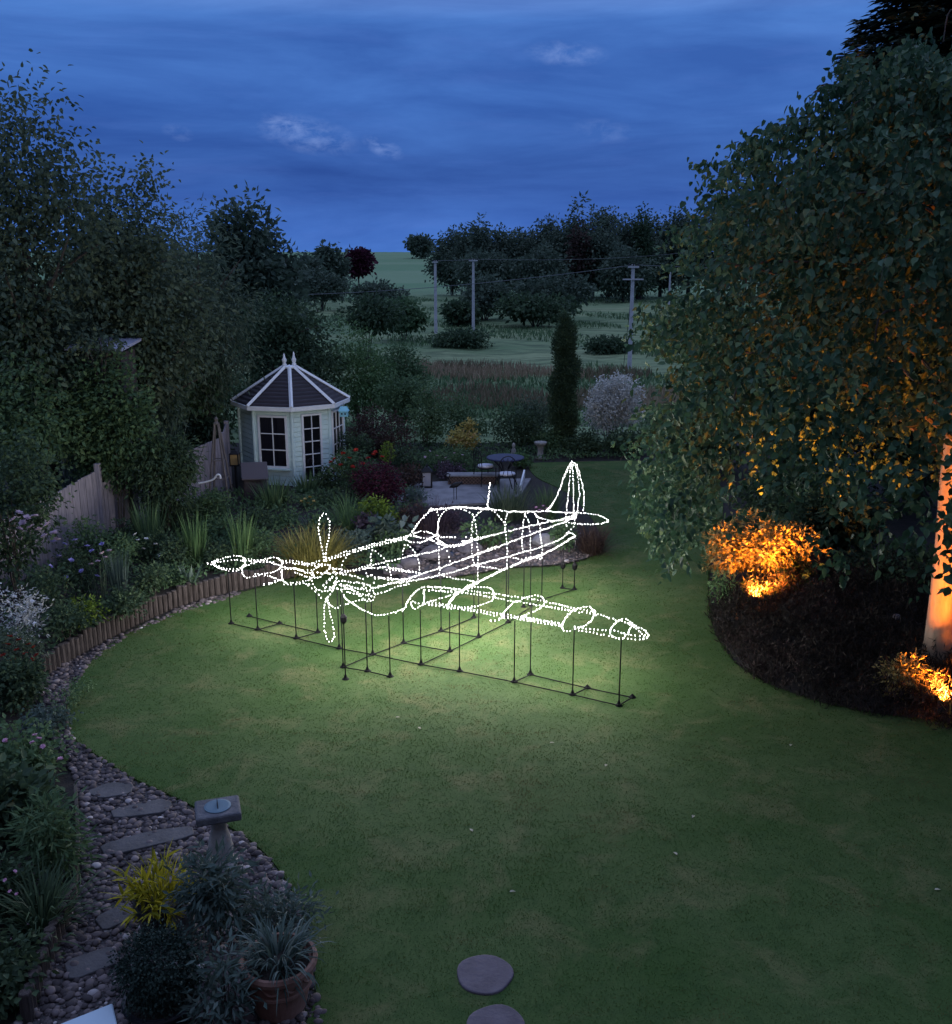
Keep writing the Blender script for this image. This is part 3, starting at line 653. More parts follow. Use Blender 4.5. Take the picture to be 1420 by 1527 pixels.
BARS = [[(345, 930), (384.5, 939)], [(384.5, 939), (442, 952)], [(442, 952), (506, 967)], [(506, 967), (556, 976)], [(556, 976), (628, 991)], [(628, 991), (685.5, 1001)], [(685.5, 1001), (767, 1017)], [(384.5, 939), (417, 930)], [(372, 919), (417, 930)],
        [(417, 930), (474, 943)], [(442, 952), (474, 943)], [(512, 995), (556, 976)], [(556, 976), (602, 959)], [(602, 959), (658, 941)], [(658, 941), (707, 921)], [(512, 995), (548, 1001)], [(548, 1001), (582, 1009)], [(602, 959), (671, 971)],
        [(628, 991), (671, 971)], [(671, 971), (714, 950)], [(714, 950), (758, 928)], [(758, 928), (808, 894)], [(808, 894), (856.5, 879)], [(658, 941), (714, 950)], [(767, 1017), (791, 1006)], [(791, 1006), (876, 1026)], [(876, 1026), (943, 1040)],
        [(854, 1036), (923, 1052)], [(923, 1052), (943, 1040)], [(854, 1036), (876, 1026)], [(839, 877), (856.5, 879)], [(767, 1017), (854, 1036)]]
for (a, b2) in BARS:
    p, q = G(*a, .045), G(*b2, .045); MB().tube([p, q], .008, 5).build('ground_bar', M_STAND, plane, world=True)

# ------------------------------------------------------------------ summerhouse
M_MINT = surf('mint_paint', (.58, .74, .73), (.64, .78, .76), rough=.55, nscale=4)
M_WHITE = surf('white_paint', (.72, .72, .74), (.80, .80, .81), rough=.5, nscale=5)
M_GLASSD = surf('dark_window_glass', (.008, .008, .011), rough=.06, spec=.5)
m, t, o = newmat('roof_shingle'); b_ = t.add('ShaderNodeBsdfPrincipled', i_Roughness=.85)
tcx = t.add('ShaderNodeTexCoord').outputs['Object']; mpx = t.add('ShaderNodeMapping', i_Scale=(1, 1, 16)); t.link(tcx, mpx.inputs[0])
wv = t.add('ShaderNodeTexWave', wave_type='BANDS', bands_direction='Z', i_Scale=4.2, i_Distortion=.6); t.link(tcx, wv.inputs[0])
nn = t.noise(mpx.outputs[0], 3, 5, .6)
c = t.mix(t.ramp(nn, [(.35, (0,)*3), (.65, (1,)*3)]), (.014, .010, .014), (.032, .022, .030)); c = t.mix(t.ramp(wv.outputs[0], [(.0, (1,)*3), (.18, (0,)*3)]), c, (.008, .006, .008))
t.link(c, b_.inputs['Base Color']); bn = t.add('ShaderNodeBump', i_Strength=.6, i_Distance=.03); t.link(wv.outputs[0], bn.inputs['Height']); t.link(bn.outputs[0], b_.inputs['Normal']); t.link(b_.outputs[0], o.inputs[0]); M_ROOF = m
SHC = np.array([-4.62, 25.0, 0.0]); A0 = math.atan2(-SHC[1], -SHC[0]); RW, RE = 1.27, 1.44; EZ = 1.93
house = thing('summerhouse', 'mint green octagonal wooden summerhouse with dark shingle roof and white trim', 'summerhouse', SHC)
def octa(r, z, k): a = A0+k*math.pi/4; return np.array([r*math.cos(a), r*math.sin(a), z])
def face_frame(k):   # face between vertex k and k+1: centre, outward normal matrix (x along the face, y outward)
    a = A0+(k+.5)*math.pi/4; M = Matrix(((-math.sin(a), math.cos(a), 0), (math.cos(a), math.sin(a), 0), (0, 0, 1))); return a, RW*math.cos(math.pi/8), M
wb = MB(); FW = 2*RW*math.sin(math.pi/8)
for k in range(8):
    a, ap, M = face_frame(k); n = np.array([math.cos(a), math.sin(a), 0])
    for i in range(16): wb.box(n*(ap-.012)+np.array([0, 0, .06+i*.12]), (FW-.03, .034, .104), M @ Matrix.Rotation(math.radians(4), 3, 'X'))
    wb.box(n*(ap-.04)+np.array([0, 0, .96]), (FW-.05, .03, 1.92), M)
    wb.tube([octa(RW+.006, 0, k), octa(RW+.006, EZ, k)], .045, 8)
wb.build('wall', M_MINT, house)
def glazed(name, k, wd, z0, z1, cols, rows, sill=True, matf=None, xo=0.0, parent=house):
    a, ap, M = face_frame(k); n = np.array([math.cos(a), math.sin(a), 0]); tx = np.array([-math.sin(a), math.cos(a), 0])
    zc, hh = (z0+z1)/2, z1-z0; f = MB(); P0 = n*(ap+.03)+tx*xo; fr = .05
    for sx in (-1, 1): f.box(P0+tx*sx*(wd/2-fr/2)+np.array([0, 0, zc]), (fr, .06, hh), M)
    for zz in (z0+fr/2, z1-fr/2): f.box(P0+np.array([0, 0, zz]), (wd-2*fr, .06, fr), M)
    for i in range(1, cols): f.box(P0+tx*((i/cols-.5)*(wd-2*fr))+np.array([0, 0, zc]), (.022, .045, hh-2*fr), M)
    for j in range(1, rows):
        for i in range(cols): f.box(P0+tx*(((i+.5)/cols-.5)*(wd-2*fr))+np.array([0, 0, z0+fr+j*(hh-2*fr)/rows]), ((wd-2*fr)/cols-.024, .040, .024), M)
    w_ = f.build(name, matf or M_WHITE, parent, bevel=.004)
    MB().box(P0-n*.006+np.array([0, 0, zc]), (wd-2*fr+.002, .012, hh-2*fr+.002), M).build('pane', M_GLASSD, w_)
    if sill: MB().box(P0+n*.02+np.array([0, 0, z0-.022]), (wd+.06, .13, .04), M).build('sill', M_MINT, w_, bevel=.004)
    return w_
glazed('window', 7, .74, .44, 1.72, 2, 3)
dr = glazed('door', 0, .52, .08, 1.74, 2, 5, sill=False)
glazed('window', 1, .80, .44, 1.74, 3, 3, matf=M_WHITE)
glazed('window', 2, .80, .44, 1.74, 3, 3)
# roof: eight sloping planes up to a small flat cap, white hips and fascia, two finials
APZ = 2.73; rb = MB()
for k in range(8):
    p = [octa(RE, EZ, k), octa(RE, EZ, k+1), octa(.17, APZ, k+1), octa(.17, APZ, k)]; rb.add(np.array(p), [(0, 1, 2, 3)])
rb.add(np.array([octa(.17, APZ, k) for k in range(8)]), [tuple(range(8))]); rb.add(np.array([octa(RE, EZ, k) for k in range(8)]), [tuple(range(8))[::-1]])
roof = rb.build('roof', M_ROOF, house)
for k in range(8):
    hb = MB(); p, q = octa(RE+.015, EZ+.012, k), octa(.15, APZ+.025, k); hb.tube([p, q], .045, 4); hb.build('hip_strip', M_WHITE, roof)
fb = MB()
for k in range(8):
    a = A0+(k+.5)*math.pi/4; M = face_frame(k)[2]; n = np.array([math.cos(a), math.sin(a), 0]); fb.box(n*(RE*math.cos(math.pi/8)+.012)+np.array([0, 0, EZ-.035]), (2*RE*math.sin(math.pi/8)+.02, .024, .10), M)
fb.build('fascia', M_WHITE, roof)
MB().lathe((0, 0, APZ+.02), [(.20, -.02), (.20, .015), (.10, .03)], 8).build('roof_cap', M_WHITE, roof)
tx = np.array([-math.sin(A0+.2), math.cos(A0+.2), 0])
for sx, hh in ((-.12, 1), (.12, 1.12)):
    MB().lathe(tx*sx+np.array([0, 0, APZ+.04]), [(.055, 0), (.055, .05), (.035, .07), (.055, .12), (.06, .16), (.03, .21), (.022, .27*hh), (.004, .31*hh)], 10).build('finial', M_WHITE, roof, smooth=True)

# ------------------------------------------------------------------ things round the summerhouse and along the fence
M_BLUEP = surf('pale_blue_paint', (.22, .52, .62), rough=.5); M_BLACK = surf('black_metal', (.010, .010, .013), rough=.5, spec=.2); M_AMBER = surf('amber_glass', (.30, .20, .09), rough=.3)
M_NAVY = surf('dark_blue_enamel', (.012, .017, .060), rough=.65); M_CUSH = surf('pale_cushion', (.50, .50, .58), rough=.9); M_FENCE = surf('fence_board', (.17, .15, .17), (.33, .29, .32), rough=.9, nscale=5, stretch=(9, 9, .6)); M_WOOD = surf('grey_wood', (.10, .085, .08), (.19, .165, .155), rough=.9, nscale=6, stretch=(5, 5, .8))
M_STONE = surf('cast_stone', (.19, .175, .165), (.30, .28, .26), rough=.9, nscale=10, bump=.4); M_BROWN = surf('brown_cover', (.035, .025, .026), (.06, .045, .045), rough=.8, nscale=5)
p = Wp(513, 621, 24.4)
bt = thing('bird_box', 'small pale blue house-shaped bird box hanging from the summerhouse eaves', 'bird box', p)
MB().prism([(-.10, -.07), (.10, -.07), (.10, .07), (-.10, .07)], 0, .14).build('box', M_BLUEP, bt, bevel=.006)
rb = MB(); rb.add(np.array([(-.13, -.09, .135), (.13, -.09, .135), (.13, .09, .135), (-.13, .09, .135), (-.08, 0, .25), (.08, 0, .25)]), [(0, 1, 5, 4), (2, 3, 4, 5), (1, 2, 5), (3, 0, 4), (3, 2, 1, 0)]); rb.build('roof', M_BLUEP, bt)
for sx in (-.04, .04): MB().box((sx, -.072, .075), (.035, .008, .045)).build('opening', M_BLACK, bt)
MB().tube([(0, 0, .24), (0, 0, .32)], .004, 5).build('hook', M_BLACK, bt)
def lantern(loc, label, wd, h, glass):
    L = thing('lantern', label, 'lantern', loc); f = MB()
    for sx in (-1, 1):
        for sy in (-1, 1): f.box((sx*wd*.42, sy*wd*.42, h*.36), (wd*.1, wd*.1, h*.6))
    f.box((0, 0, h*.03), (wd, wd, h*.06)); f.build('frame', M_BLACK, L)
    MB().box((0, 0, h*.36), (wd*.8, wd*.8, h*.58)).build('glass', glass, L)
    MB().lathe((0, 0, h*.66), [(wd*.72, 0), (wd*.68, h*.04), (wd*.3, h*.2), (wd*.1, h*.24)], 4, Matrix.Rotation(math.pi/4, 4, 'Z')).build('lid', M_BLACK, L)
    MB().lathe((0, 0, h*.88), [(wd*.09, 0), (wd*.12, h*.05), (wd*.04, h*.12)], 8).build('knob', M_BLACK, L); return L
lt = lantern(Wp(351, 694, 22.2), 'black lantern with amber panes on a post by the summerhouse wall', .22, .40, M_AMBER)
g = Wp(351, 694, 22.2); MB().tube([(0, 0, -g[2]), (0, 0, 0)], .03, 8).build('post', M_BLACK, lt)
M_PANEL = surf('frosted_panel', (.28, .28, .34), rough=.5)
lantern(G(637, 726, .05), 'black-roofed lantern with pale panes standing on the terrace by the maroon bush', .26, .56, M_PANEL)
# obelisk
g = G(331, 758); ob = thing('garden_obelisk', 'tall grey wooden obelisk for climbers beside the fence', 'obelisk', (g[0], g[1], 0))
for sx, sy in ((-1, -1), (1, -1), (1, 1), (-1, 1)): MB().tube([(sx*.24, sy*.24, 0), (sx*.035, sy*.035, 1.9)], .022, 4).build('leg', M_WOOD, ob)
for zz in (.35, .7, 1.1):
    q = .24-.205*zz/1.9
    for i in range(4):
        c4 = [(-q, -q), (q, -q), (q, q), (-q, q)]; a, b2 = c4[i], c4[(i+1) % 4]; MB().tube([(*a, zz), (*b2, zz)], .012, 4).build('rung', M_WOOD, ob)
MB().lathe((0, 0, 1.88), [(.06, 0), (.06, .03), (.03, .07), (.045, .12), (.01, .17)], 8).build('finial', M_WOOD, ob)
hp = [Wp(x, y, 21.0) for x, y in [(295, 721), (306, 719), (318, 715), (324, 708), (328, 709), (329, 714)]]
tag(MB().tube(smooth_poly(hp, 5, False), .022, 6).build('hose', M_WHITE, smooth=True), 'short curved white hose end beside the wooden obelisk', 'hose')
# covered barbecue / bin
g = G(381, 764); bc = thing('covered_barbecue', 'brown barbecue cover with sloping top in front of the summerhouse', 'barbecue', (g[0], g[1]+.25, 0), .25)
cv = MB(); cv.add(np.array([(-.30, -.26, 0), (.34, -.30, 0), (.34, .28, 0), (-.30, .28, 0), (-.27, -.2, .70), (.22, -.2, .55), (.22, .22, .9), (-.27, .22, .98)]), [(3,2,1,0),(4,5,6,7),(0,1,5,4),(1,2,6,5),(2,3,7,6),(3,0,4,7)]); cv.build('cover', M_BROWN, bc, bevel=.04)
MB().add(np.array([(-.31, -.23, .72), (.26, -.23, .70), (.26, .24, .99), (-.31, .24, 1.0), (-.31, -.23, .75), (.26, -.23, .73), (.26, .24, 1.02), (-.31, .24, 1.03)]), [(3,2,1,0),(4,5,6,7),(0,1,5,4),(1,2,6,5),(2,3,7,6),(3,0,4,7)]).build('lid', surf('lid_brown', (.07, .055, .06), rough=.7), bc, bevel=.01)
# fence
FP = [((-7.9, 14.6), 1.25, 1.38), ((-7.45, 16.1), 1.38, 1.62), ((-6.96, 18.1), 1.36, 1.40), ((-6.35, 20.2), 1.38, 1.45), ((-5.75, 22.4), 1.45, 1.5), ((-6.02, 24.0), None, None)]
fe = thing('fence', 'weathered grey close-board fence stepping along the left boundary', 'fence', (-7.2, 17, 0))
for i, ((x, y), z0, z1) in enumerate(FP):
    MB().box((x, y, .87 if i == 2 else .78), (.10, .10, 1.74 if i == 2 else 1.56)).build('post', M_FENCE, fe, world=True, bevel=.008)
    if z0 is None: break
    q = np.array(FP[i+1][0]); p = np.array((x, y)); d = q-p; L = np.linalg.norm(d); u = d/L; M = Matrix.Rotation(math.atan2(d[1], d[0]), 4, 'Z'); pb = MB(); k = int((L-.14)/.105)
    for j in range(k):
        s_ = .10+(j+.5)*(L-.2)/k; zt = z0+(z1-z0)*s_/L+random.uniform(-.008, .008); c2 = p+u*s_; pb.box((c2[0], c2[1], zt/2), ((L-.2)/k*.93, .018+.010*(j % 2), zt), M)
    for f in (.25, .8): c2 = p+u*L/2+np.array([-u[1], u[0]])*.035; pb.box((c2[0], c2[1], z0*f), (L-.12, .035, .07), M)
    pb.build('panel', M_FENCE, fe, world=True)
# ------------------------------------------------------------------ terrace: table, chairs, planter, ornaments
tc_ = np.array([.70, 23.55, .05]); tb_ = thing('patio_table', 'round dark blue metal table on the terrace', 'table', tc_)
MB().lathe((0, 0, .70), [(.44, -.02), (.455, -.005), (.45, .012), (.40, .018)], 28).build('table_top', M_NAVY, tb_, smooth=True)
for i in range(4):
    a = i*math.pi/2+.5; r = np.array([math.cos(a), math.sin(a), 0]); MB().tube(smooth_poly([r*.34+np.array([0, 0, 0]), r*.22+np.array([0, 0, .2]), r*.10+np.array([0, 0, .38]), r*.2+np.array([0, 0, .55]), r*.36+np.array([0, 0, .68])], 4, False), .015, 6).build('leg', M_BLACK, tb_)
def chair(x, y, rz, label):
    c_ = thing('patio_chair', label, 'chair', (x, y, .05), rz, 'metal chairs round the terrace table')
    for sx in (-1, 1):
        MB().tube([(sx*.20, .19, 0), (sx*.19, .19, .43)], .012, 6).build('leg', M_BLACK, c_); MB().tube([(sx*.20, -.22, 0), (sx*.19, -.19, .43)], .012, 6).build('leg', M_BLACK, c_)
    MB().lathe((0, 0, .42), [(.21, -.012), (.22, 0), (.21, .012)], 20).build('seat', M_BLACK, c_)
    MB().lathe((0, .01, .435), [(.18, 0), (.20, .02), (.19, .045), (.12, .055)], 20).build('cushion', M_CUSH, c_, smooth=True)
    bk = MB(); arc = [(.20*math.cos(v), -.21-.03*math.sin(v), .66+.26*math.sin(v)) for v in np.linspace(0, math.pi, 13)]; bk.tube([(.19, -.19, .43)]+arc+[(-.19, -.19, .43)], .012, 6)
    bk.tube([(.10*math.cos(v), -.22, .70+.10*math.sin(v)) for v in np.linspace(0, 2*math.pi, 15)], .007, 5)
    for sx in (-1, 0, 1): bk.tube([(sx*.12, -.195, .43), (sx*.07, -.215, .62)], .007, 5); bk.tube([(sx*.07, -.22, .79), (sx*.13, -.235, .87)], .007, 5)
    bk.build('backrest', M_BLACK, c_)
chair(.22, 23.75, -math.pi/2+.5, 'black metal chair with pale cushion left of the round table'); chair(.72, 22.85, .05, 'black metal chair with pale cushion in front of the round table')
g0, g1 = G(668, 724, .05), G(745, 721, .05); pl_ = thing('terrace_planter', 'long low terrace planter with crossed lattice front and pale capping', 'planter', (*((g0+g1)/2)[:2], .05)); L = g1[0]-g0[0]
M_TERRA2 = surf('dark_timber', (.05, .036, .035), (.085, .06, .055), rough=.9); M_LATT = surf('lattice_timber', (.17, .11, .09), rough=.9)
MB().box((0, .16, .10), (L, .30, .20)).build('box', M_TERRA2, pl_); MB().box((0, .15, .217), (L+.06, .38, .03)).build('capping', M_PAVE, pl_); la = MB()
for i in range(14):
    x = -L/2+.06+i*(L-.12)/13
    for s_ in (-1, 1): la.tube([(max(-L/2, min(L/2, x-s_*.09)), -.004-.004*s_, .01), (max(-L/2, min(L/2, x+s_*.09)), -.004-.004*s_, .19)], .008, 4)
la.build('lattice', M_LATT, pl_)
g0, g1 = G(782, 711, .0), G(776, 735, .0); d = g1-g0; tag(MB().box((g0+g1)/2+np.array([0, 0, .09]), (np.linalg.norm(d), .04, .18), Matrix.Rotation(math.atan2(d[1], d[0]), 4, 'Z')).build('terrace_board', M_WHITE), 'pale painted edging board at the right end of the terrace', 'edging board')
g = G(679, 746, .03); orn = thing('metal_bird', 'thin-legged dark metal garden bird standing at the front of the terrace', 'ornament', g)
MB().lathe((0.02, 0, .36), [(.01, -.16), (.05, -.08), (.065, 0), (.04, .09), (.015, .16)], 8, Matrix.Rotation(math.radians(68), 4, 'Y')).build('body', M_BLACK, orn, smooth=True)
for sx in (-.03, .03): MB().tube([(sx, 0, 0), (sx, 0, .32)], .008, 5).build('leg', M_BLACK, orn)
MB().tube([(-.10, 0, .40), (-.15, 0, .52), (-.11, 0, .60), (-.16, 0, .62), (-.25, 0, .59)], [.02, .014, .014, .018, .003], 6).build('neck', M_BLACK, orn)
g = G(806, 684); bb_ = thing('bird_bath', 'small stone bird bath on a pedestal at the far edge of the lawn', 'bird bath', (g[0], g[1], 0))
MB().lathe((0, 0, 0), [(.15, 0), (.15, .05), (.09, .08), (.075, .2), (.09, .33), (.11, .36)], 14).build('pedestal', M_STONE, bb_, smooth=True); MB().lathe((0, 0, .35), [(.10, 0), (.15, .04), (.175, .09), (.175, .12), (.15, .11), (.05, .08)], 18).build('bowl', M_STONE, bb_, smooth=True)
g = G(766, 684); MBs = MB().lathe((g[0], g[1], 0), [(.09, 0), (.09, .05), (.05, .07), (.075, .16), (.06, .26), (.03, .30), (.05, .36), (.045, .41), (.01, .45)], 10); tag(MBs.build('statue', M_STONE, smooth=True), 'little pale stone statue behind the terrace table', 'statue')

# ------------------------------------------------------------------ foreground: sundial, pots, rock, box
g = G(331, 1292); sd_ = thing('sundial', 'stone sundial with square top on a waisted column beside the lawn', 'sundial', (g[0], g[1], 0), .3)
MB().lathe((0, 0, 0), [(.15, 0), (.15, .05), (.12, .07), (.105, .12), (.115, .2), (.10, .3), (.07, .40), (.068, .46), (.10, .50), (.11, .53)], 20).build('column', M_STONE, sd_, smooth=True)
M_DKST = surf('dark_stone', (.07, .07, .08), (.13, .125, .135), rough=.85, nscale=12, bump=.5)
MB().box((0, 0, .575), (.40, .34, .085)).build('slab', M_DKST, sd_, bevel=.02)
dl = MB().lathe((0, 0, .618), [(.12, 0), (.12, .008), (.10, .012)], 24).build('dial', surf('verdigris', (.10, .16, .20), rough=.5, metal=.4), sd_)
MB().add(np.array([(-.005, -.06, .63), (.005, -.06, .63), (.005, .05, .63), (-.005, .05, .63), (0, .05, .70)]), [(0, 1, 4), (1, 2, 4), (2, 3, 4), (3, 0, 4)]).build('gnomon', M_BLACK, sd_)
M_TERRA = surf('terracotta', (.19, .10, .075), (.27, .155, .12), rough=.85, nscale=8, bump=.15); M_DKPOT = surf('dark_glazed_pot', (.014, .014, .018), rough=.35)
def pot(loc, label, r, h, mat, rings=True):
    t_ = thing('plant_pot', label, 'plant pot', loc); pr = [(r*.62, 0), (r*.66, .02), (r*.80, h*.45), (r*.9, h*.78), (r*.90, h*.86), (r*1.0, h*.87), (r*1.02, h*.94), (r*.98, h), (r*.90, h), (r*.86, h*.9), (r*.05, h*.88)]
    b = MB().lathe((0, 0, 0), pr, 32)
    if rings: b.lathe((0, 0, h*.55), [(r*.845, -.02), (r*.875, -.008), (r*.875, .012), (r*.86, .022)], 32)
    b.build('body', mat, t_, smooth=False)
    if rings:
        gl = MB()
        for i in range(10):
            a = i*2*math.pi/10; pts = [((r*.885)*math.cos(a+v), (r*.885)*math.sin(a+v), h*.80-.05*math.sin(math.pi*(v/.6))) for v in np.linspace(0, .6, 7)]; gl.tube(pts, .010, 5)
        gl.build('garland', mat, t_)
    MB().lathe((0, 0, h*.885), [(r*.88, 0), (r*.5, .03), (r*.1, .04)], 20).build('compost', M_SOIL, t_); return t_
PT = G(415, 1430, .42); PT[2] = 0; pot(PT, 'large terracotta pot with raised rings and garlands at the lawn edge', .285, .44, M_TERRA)
PY = G(236, 1345, .33); PY[2] = 0; pot(PY, 'dark pot almost hidden under the yellow-leaved plant', .20, .34, M_DKPOT, False)
PBX = G(240, 1490, .22); PBX[2] = 0; pot(PBX, 'dark pot holding the clipped round bush at the bottom edge', .27, .25, M_DKPOT, False)
def boulder(name, label, c, r, mat, seed, cat='rock', group=None):
    rs = np.random.default_rng(seed); V = ICO3_V.copy(); 
    for _ in range(9):
        d = unit(rs.normal(size=3)); h = rs.uniform(.72, .95); k = V@d; V = V - np.maximum(k-h, 0)[:, None]*d
    V += rs.normal(size=V.shape)*.008; o = MB(); o.add(V*np.array(r)+np.array(c), ICO3_F.tolist()); ob_ = o.build(name, mat, smooth=False); tag(ob_, label, cat, group); return ob_
M_PALE = surf('pale_rock', (.17, .165, .175), (.27, .26, .275), rough=.9, nscale=14, bump=.5); M_ROCK = surf('grey_rock', (.07, .062, .072), (.15, .135, .15), rough=.9, nscale=7, bump=.6)
g = G(262, 1402); boulder('boulder', 'pale pointed boulder between the yellow plant and the grey-green shrub', (g[0], g[1]+.05, .14), (.17, .15, .24), M_PALE, 3)
lid = np.array([Wp(86, 1531, 5.75), Wp(168, 1495, 6.0), Wp(176, 1532, 5.72), Wp(140, 1560, 5.5)]); zt = .35
lp = np.array([G(60, 1538, zt), G(168, 1495, zt), G(182, 1560, zt), G(90, 1610, zt)])[:, :2]
if np.cross(lp[1]-lp[0], lp[2]-lp[1]) < 0: lp = lp[::-1]
bx = thing('storage_box', 'pale blue lidded box cut off at the bottom left corner', 'storage box', (*lp.mean(0), 0)); M_BOXL = surf('pale_blue_plastic', (.40, .50, .58), rough=.5)
MB().prism(lp*.94+lp.mean(0)*.06, 0, zt-.045).build('body', M_BOXL, bx, world=True); MB().prism(lp, zt-.04, zt).build('lid', M_BOXL, bx, world=True, bevel=.012)
for i, (px, py, r) in enumerate([(612, 845, .22), (648, 832, .30), (700, 822, .26), (815, 812, .28), (628, 862, .16), (672, 856, .18), (735, 806, .2), (795, 800, .16), (585, 852, .2)]):
    g = G(px, py, .03); boulder('rock', ['grey rock at the left end of the gravel bed beyond the cowling', 'largest grey rock of the gravel bed, under the cockpit', 'flat grey rock behind the middle of the aeroplane', 'pale grey rock under the tail by the red grass', 'small grey rock at the gravel edge nearest the nose', 'small grey rock at the gravel edge under the canopy', 'rounded grey rock near the front of the terrace', 'small rock between the terrace and the tail', 'grey rock beside the yellow grass tussock'][i], (g[0], g[1], r*.32), (r, r*.75, r*.6), M_ROCK if i != 3 else M_PALE, 20+i, 'rock', 'rocks on the gravel bed')
g = G(618, 838, .0); kind(MB().lathe((g[0]+.1, g[1]+.35, .045), [(.62, -.02), (.62, 0)], 24).build('pond_water', surf('dark_water', (.006, .008, .010), rough=.03)), 'structure')
# ------------------------------------------------------------------ two lit garden spotlights in the right-hand bed
M_LENS = glow('lit_lens', (1.0, .55, .18), 40)
def spotlight(loc, aim, label, power, size=2.2):
    s_ = thing('garden_spotlight', label, 'garden spotlight', loc, 0, 'lit orange garden spotlights'); a = Vector(aim)-Vector(loc)-Vector((0, 0, .16)); q = a.to_track_quat('Z', 'Y').to_matrix().to_4x4()
    MB().tube([(0, 0, -.05), (0, 0, .12)], .010, 6).build('spike', M_BLACK, s_); MB().lathe((0, 0, .16), [(.035, -.09), (.05, -.06), (.058, .05), (.062, .06), (.055, .06), (.05, .045)], 14, q).build('housing', M_BLACK, s_)
    ln = MB().lathe((0, 0, .16), [(.049, .050), (.047, .054)], 14, q).build('lens', M_LENS, s_)
    ld = bpy.data.lights.new('spot_beam', 'SPOT'); ld.energy = power; ld.color = (1.0, .25, .028); ld.spot_size = size; ld.spot_blend = .8; ld.shadow_soft_size = .05
    lo = bpy.data.objects.new('spot_beam', ld); COL.objects.link(lo); lo.parent = s_; dirv = a.normalized(); lo.location = Vector((0, 0, .16))+dirv*.075; lo.rotation_euler = (-dirv).to_track_quat('Z', 'Y').to_euler()
LP1 = G(1124, 912); LP1[2] = 0; spotlight(LP1, (LP1[0]+.55, LP1[1]+1.3, 1.1), 'small garden spotlight glowing yellow below the orange-lit shrub', 7000, 1.7)
LP2 = G(1403, 1072); LP2[2] = 0; spotlight(LP2, (6.45, 12.9, 3.2), 'small garden spotlight glowing in the low bush at the foot of the birch', 3000, 2.2)

# ------------------------------------------------------------------ vegetation
LM = {
 'birch': leafmat('birch_leaf', (.018, .046, .026), (.052, .106, .058), (.14, .185, .07), transl=.3, rough=.5, spec=.18),
 'dark': leafmat('dark_leaf', (.026, .046, .028), (.058, .094, .050), (.10, .145, .070)),
 'mid': leafmat('mid_leaf', (.046, .086, .042), (.095, .160, .075), (.145, .21, .10)),
 'olive': leafmat('olive_leaf', (.042, .066, .044), (.092, .126, .080), (.155, .185, .11)),
 'light': leafmat('light_leaf', (.055, .105, .045), (.105, .185, .075), (.16, .25, .10)),
 'lime': leafmat('lime_leaf', (.085, .14, .02), (.15, .22, .035), (.22, .28, .06)),
 'grey': leafmat('grey_leaf', (.045, .072, .062), (.085, .125, .105), (.17, .21, .185)),
 'silver': leafmat('silver_leaf', (.30, .30, .27), (.56, .55, .51), (.82, .80, .75)),
 'maroon': leafmat('maroon_leaf', (.026, .008, .015), (.065, .017, .032), (.12, .03, .05)),
 'brown': leafmat('brown_leaf', (.035, .022, .020), (.065, .042, .036), (.10, .07, .055)),
 'purple': leafmat('purple_leaf', (.045, .032, .045), (.085, .062, .085), (.14, .11, .13)),
 'straw': leafmat('straw_leaf', (.10, .095, .025), (.26, .23, .065), (.42, .36, .12)),
 'yellow': leafmat('yellow_leaf', (.16, .16, .015), (.42, .36, .02), (.60, .50, .06)),
 'gold': leafmat('gold_leaf', (.24, .22, .05), (.40, .32, .10), (.55, .36, .18)),
 'spruce': leafmat('spruce_needle', (.012, .022, .018), (.028, .046, .036), (.05, .075, .058), transl=.1),
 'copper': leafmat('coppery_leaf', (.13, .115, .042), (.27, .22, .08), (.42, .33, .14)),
 'heather': leafmat('heather_leaf', (.016, .016, .013), (.034, .026, .022), (.065, .040, .040)),
 'far': leafmat('far_leaf', (.042, .064, .048), (.085, .118, .082), (.135, .17, .115)),  # distant foliage, colour lightened in place of haze
 'reed': leafmat('reed_leaf', (.12, .10, .06), (.28, .205, .13), (.40, .31, .20)),
 'red': leafmat('red_petal', (.28, .02, .02), (.50, .04, .03), (.6, .10, .04)), 'orange': leafmat('orange_petal', (.14, .014, .01), (.28, .03, .016), (.36, .06, .02)),
 'pink': leafmat('pink_petal', (.55, .25, .42), (.7, .38, .55), (.8, .55, .65)), 'white': leafmat('white_petal', (.62, .62, .66), (.78, .78, .80), (.85, .85, .85)), 'lilac': leafmat('lilac_petal', (.20, .18, .45), (.34, .30, .62), (.45, .42, .7)), 'blush': leafmat('blush_petal', (.40, .30, .40), (.55, .42, .52), (.68, .58, .62)),
}
M_BARK = surf('bark', (.045, .036, .030), (.10, .082, .070), rough=.95, nscale=8, stretch=(3, 3, .7), bump=.8, bscale=20)
M_STEM = surf('green_stem', (.06, .09, .045), (.11, .13, .075), rough=.8)
m, t, o = newmat('birch_bark'); b_ = t.add('ShaderNodeBsdfPrincipled', i_Roughness=.8); tcx = t.add('ShaderNodeTexCoord').outputs['Object']
mpx = t.add('ShaderNodeMapping', i_Scale=(2.2, 2.2, 5.5)); t.link(tcx, mpx.inputs[0]); na = t.noise(mpx.outputs[0], 2.6, 6, .65, .5); mp2 = t.add('ShaderNodeMapping', i_Scale=(5, 5, 1.2)); t.link(tcx, mp2.inputs[0]); nb = t.noise(mp2.outputs[0], 3, 5, .6)
c = t.mix(t.ramp(nb, [(.35, (0,)*3), (.7, (1,)*3)]), (.36, .27, .19), (.24, .17, .11)); c = t.mix(t.ramp(na, [(.62, (0,)*3), (.70, (1,)*3)]), c, (.05, .04, .035))
t.link(c, b_.inputs['Base Color']); bn = t.add('ShaderNodeBump', i_Strength=.5, i_Distance=.02); t.link(na, bn.inputs['Height']); t.link(bn.outputs[0], b_.inputs['Normal']); t.link(b_.outputs[0], o.inputs[0]); M_BIRCH = m

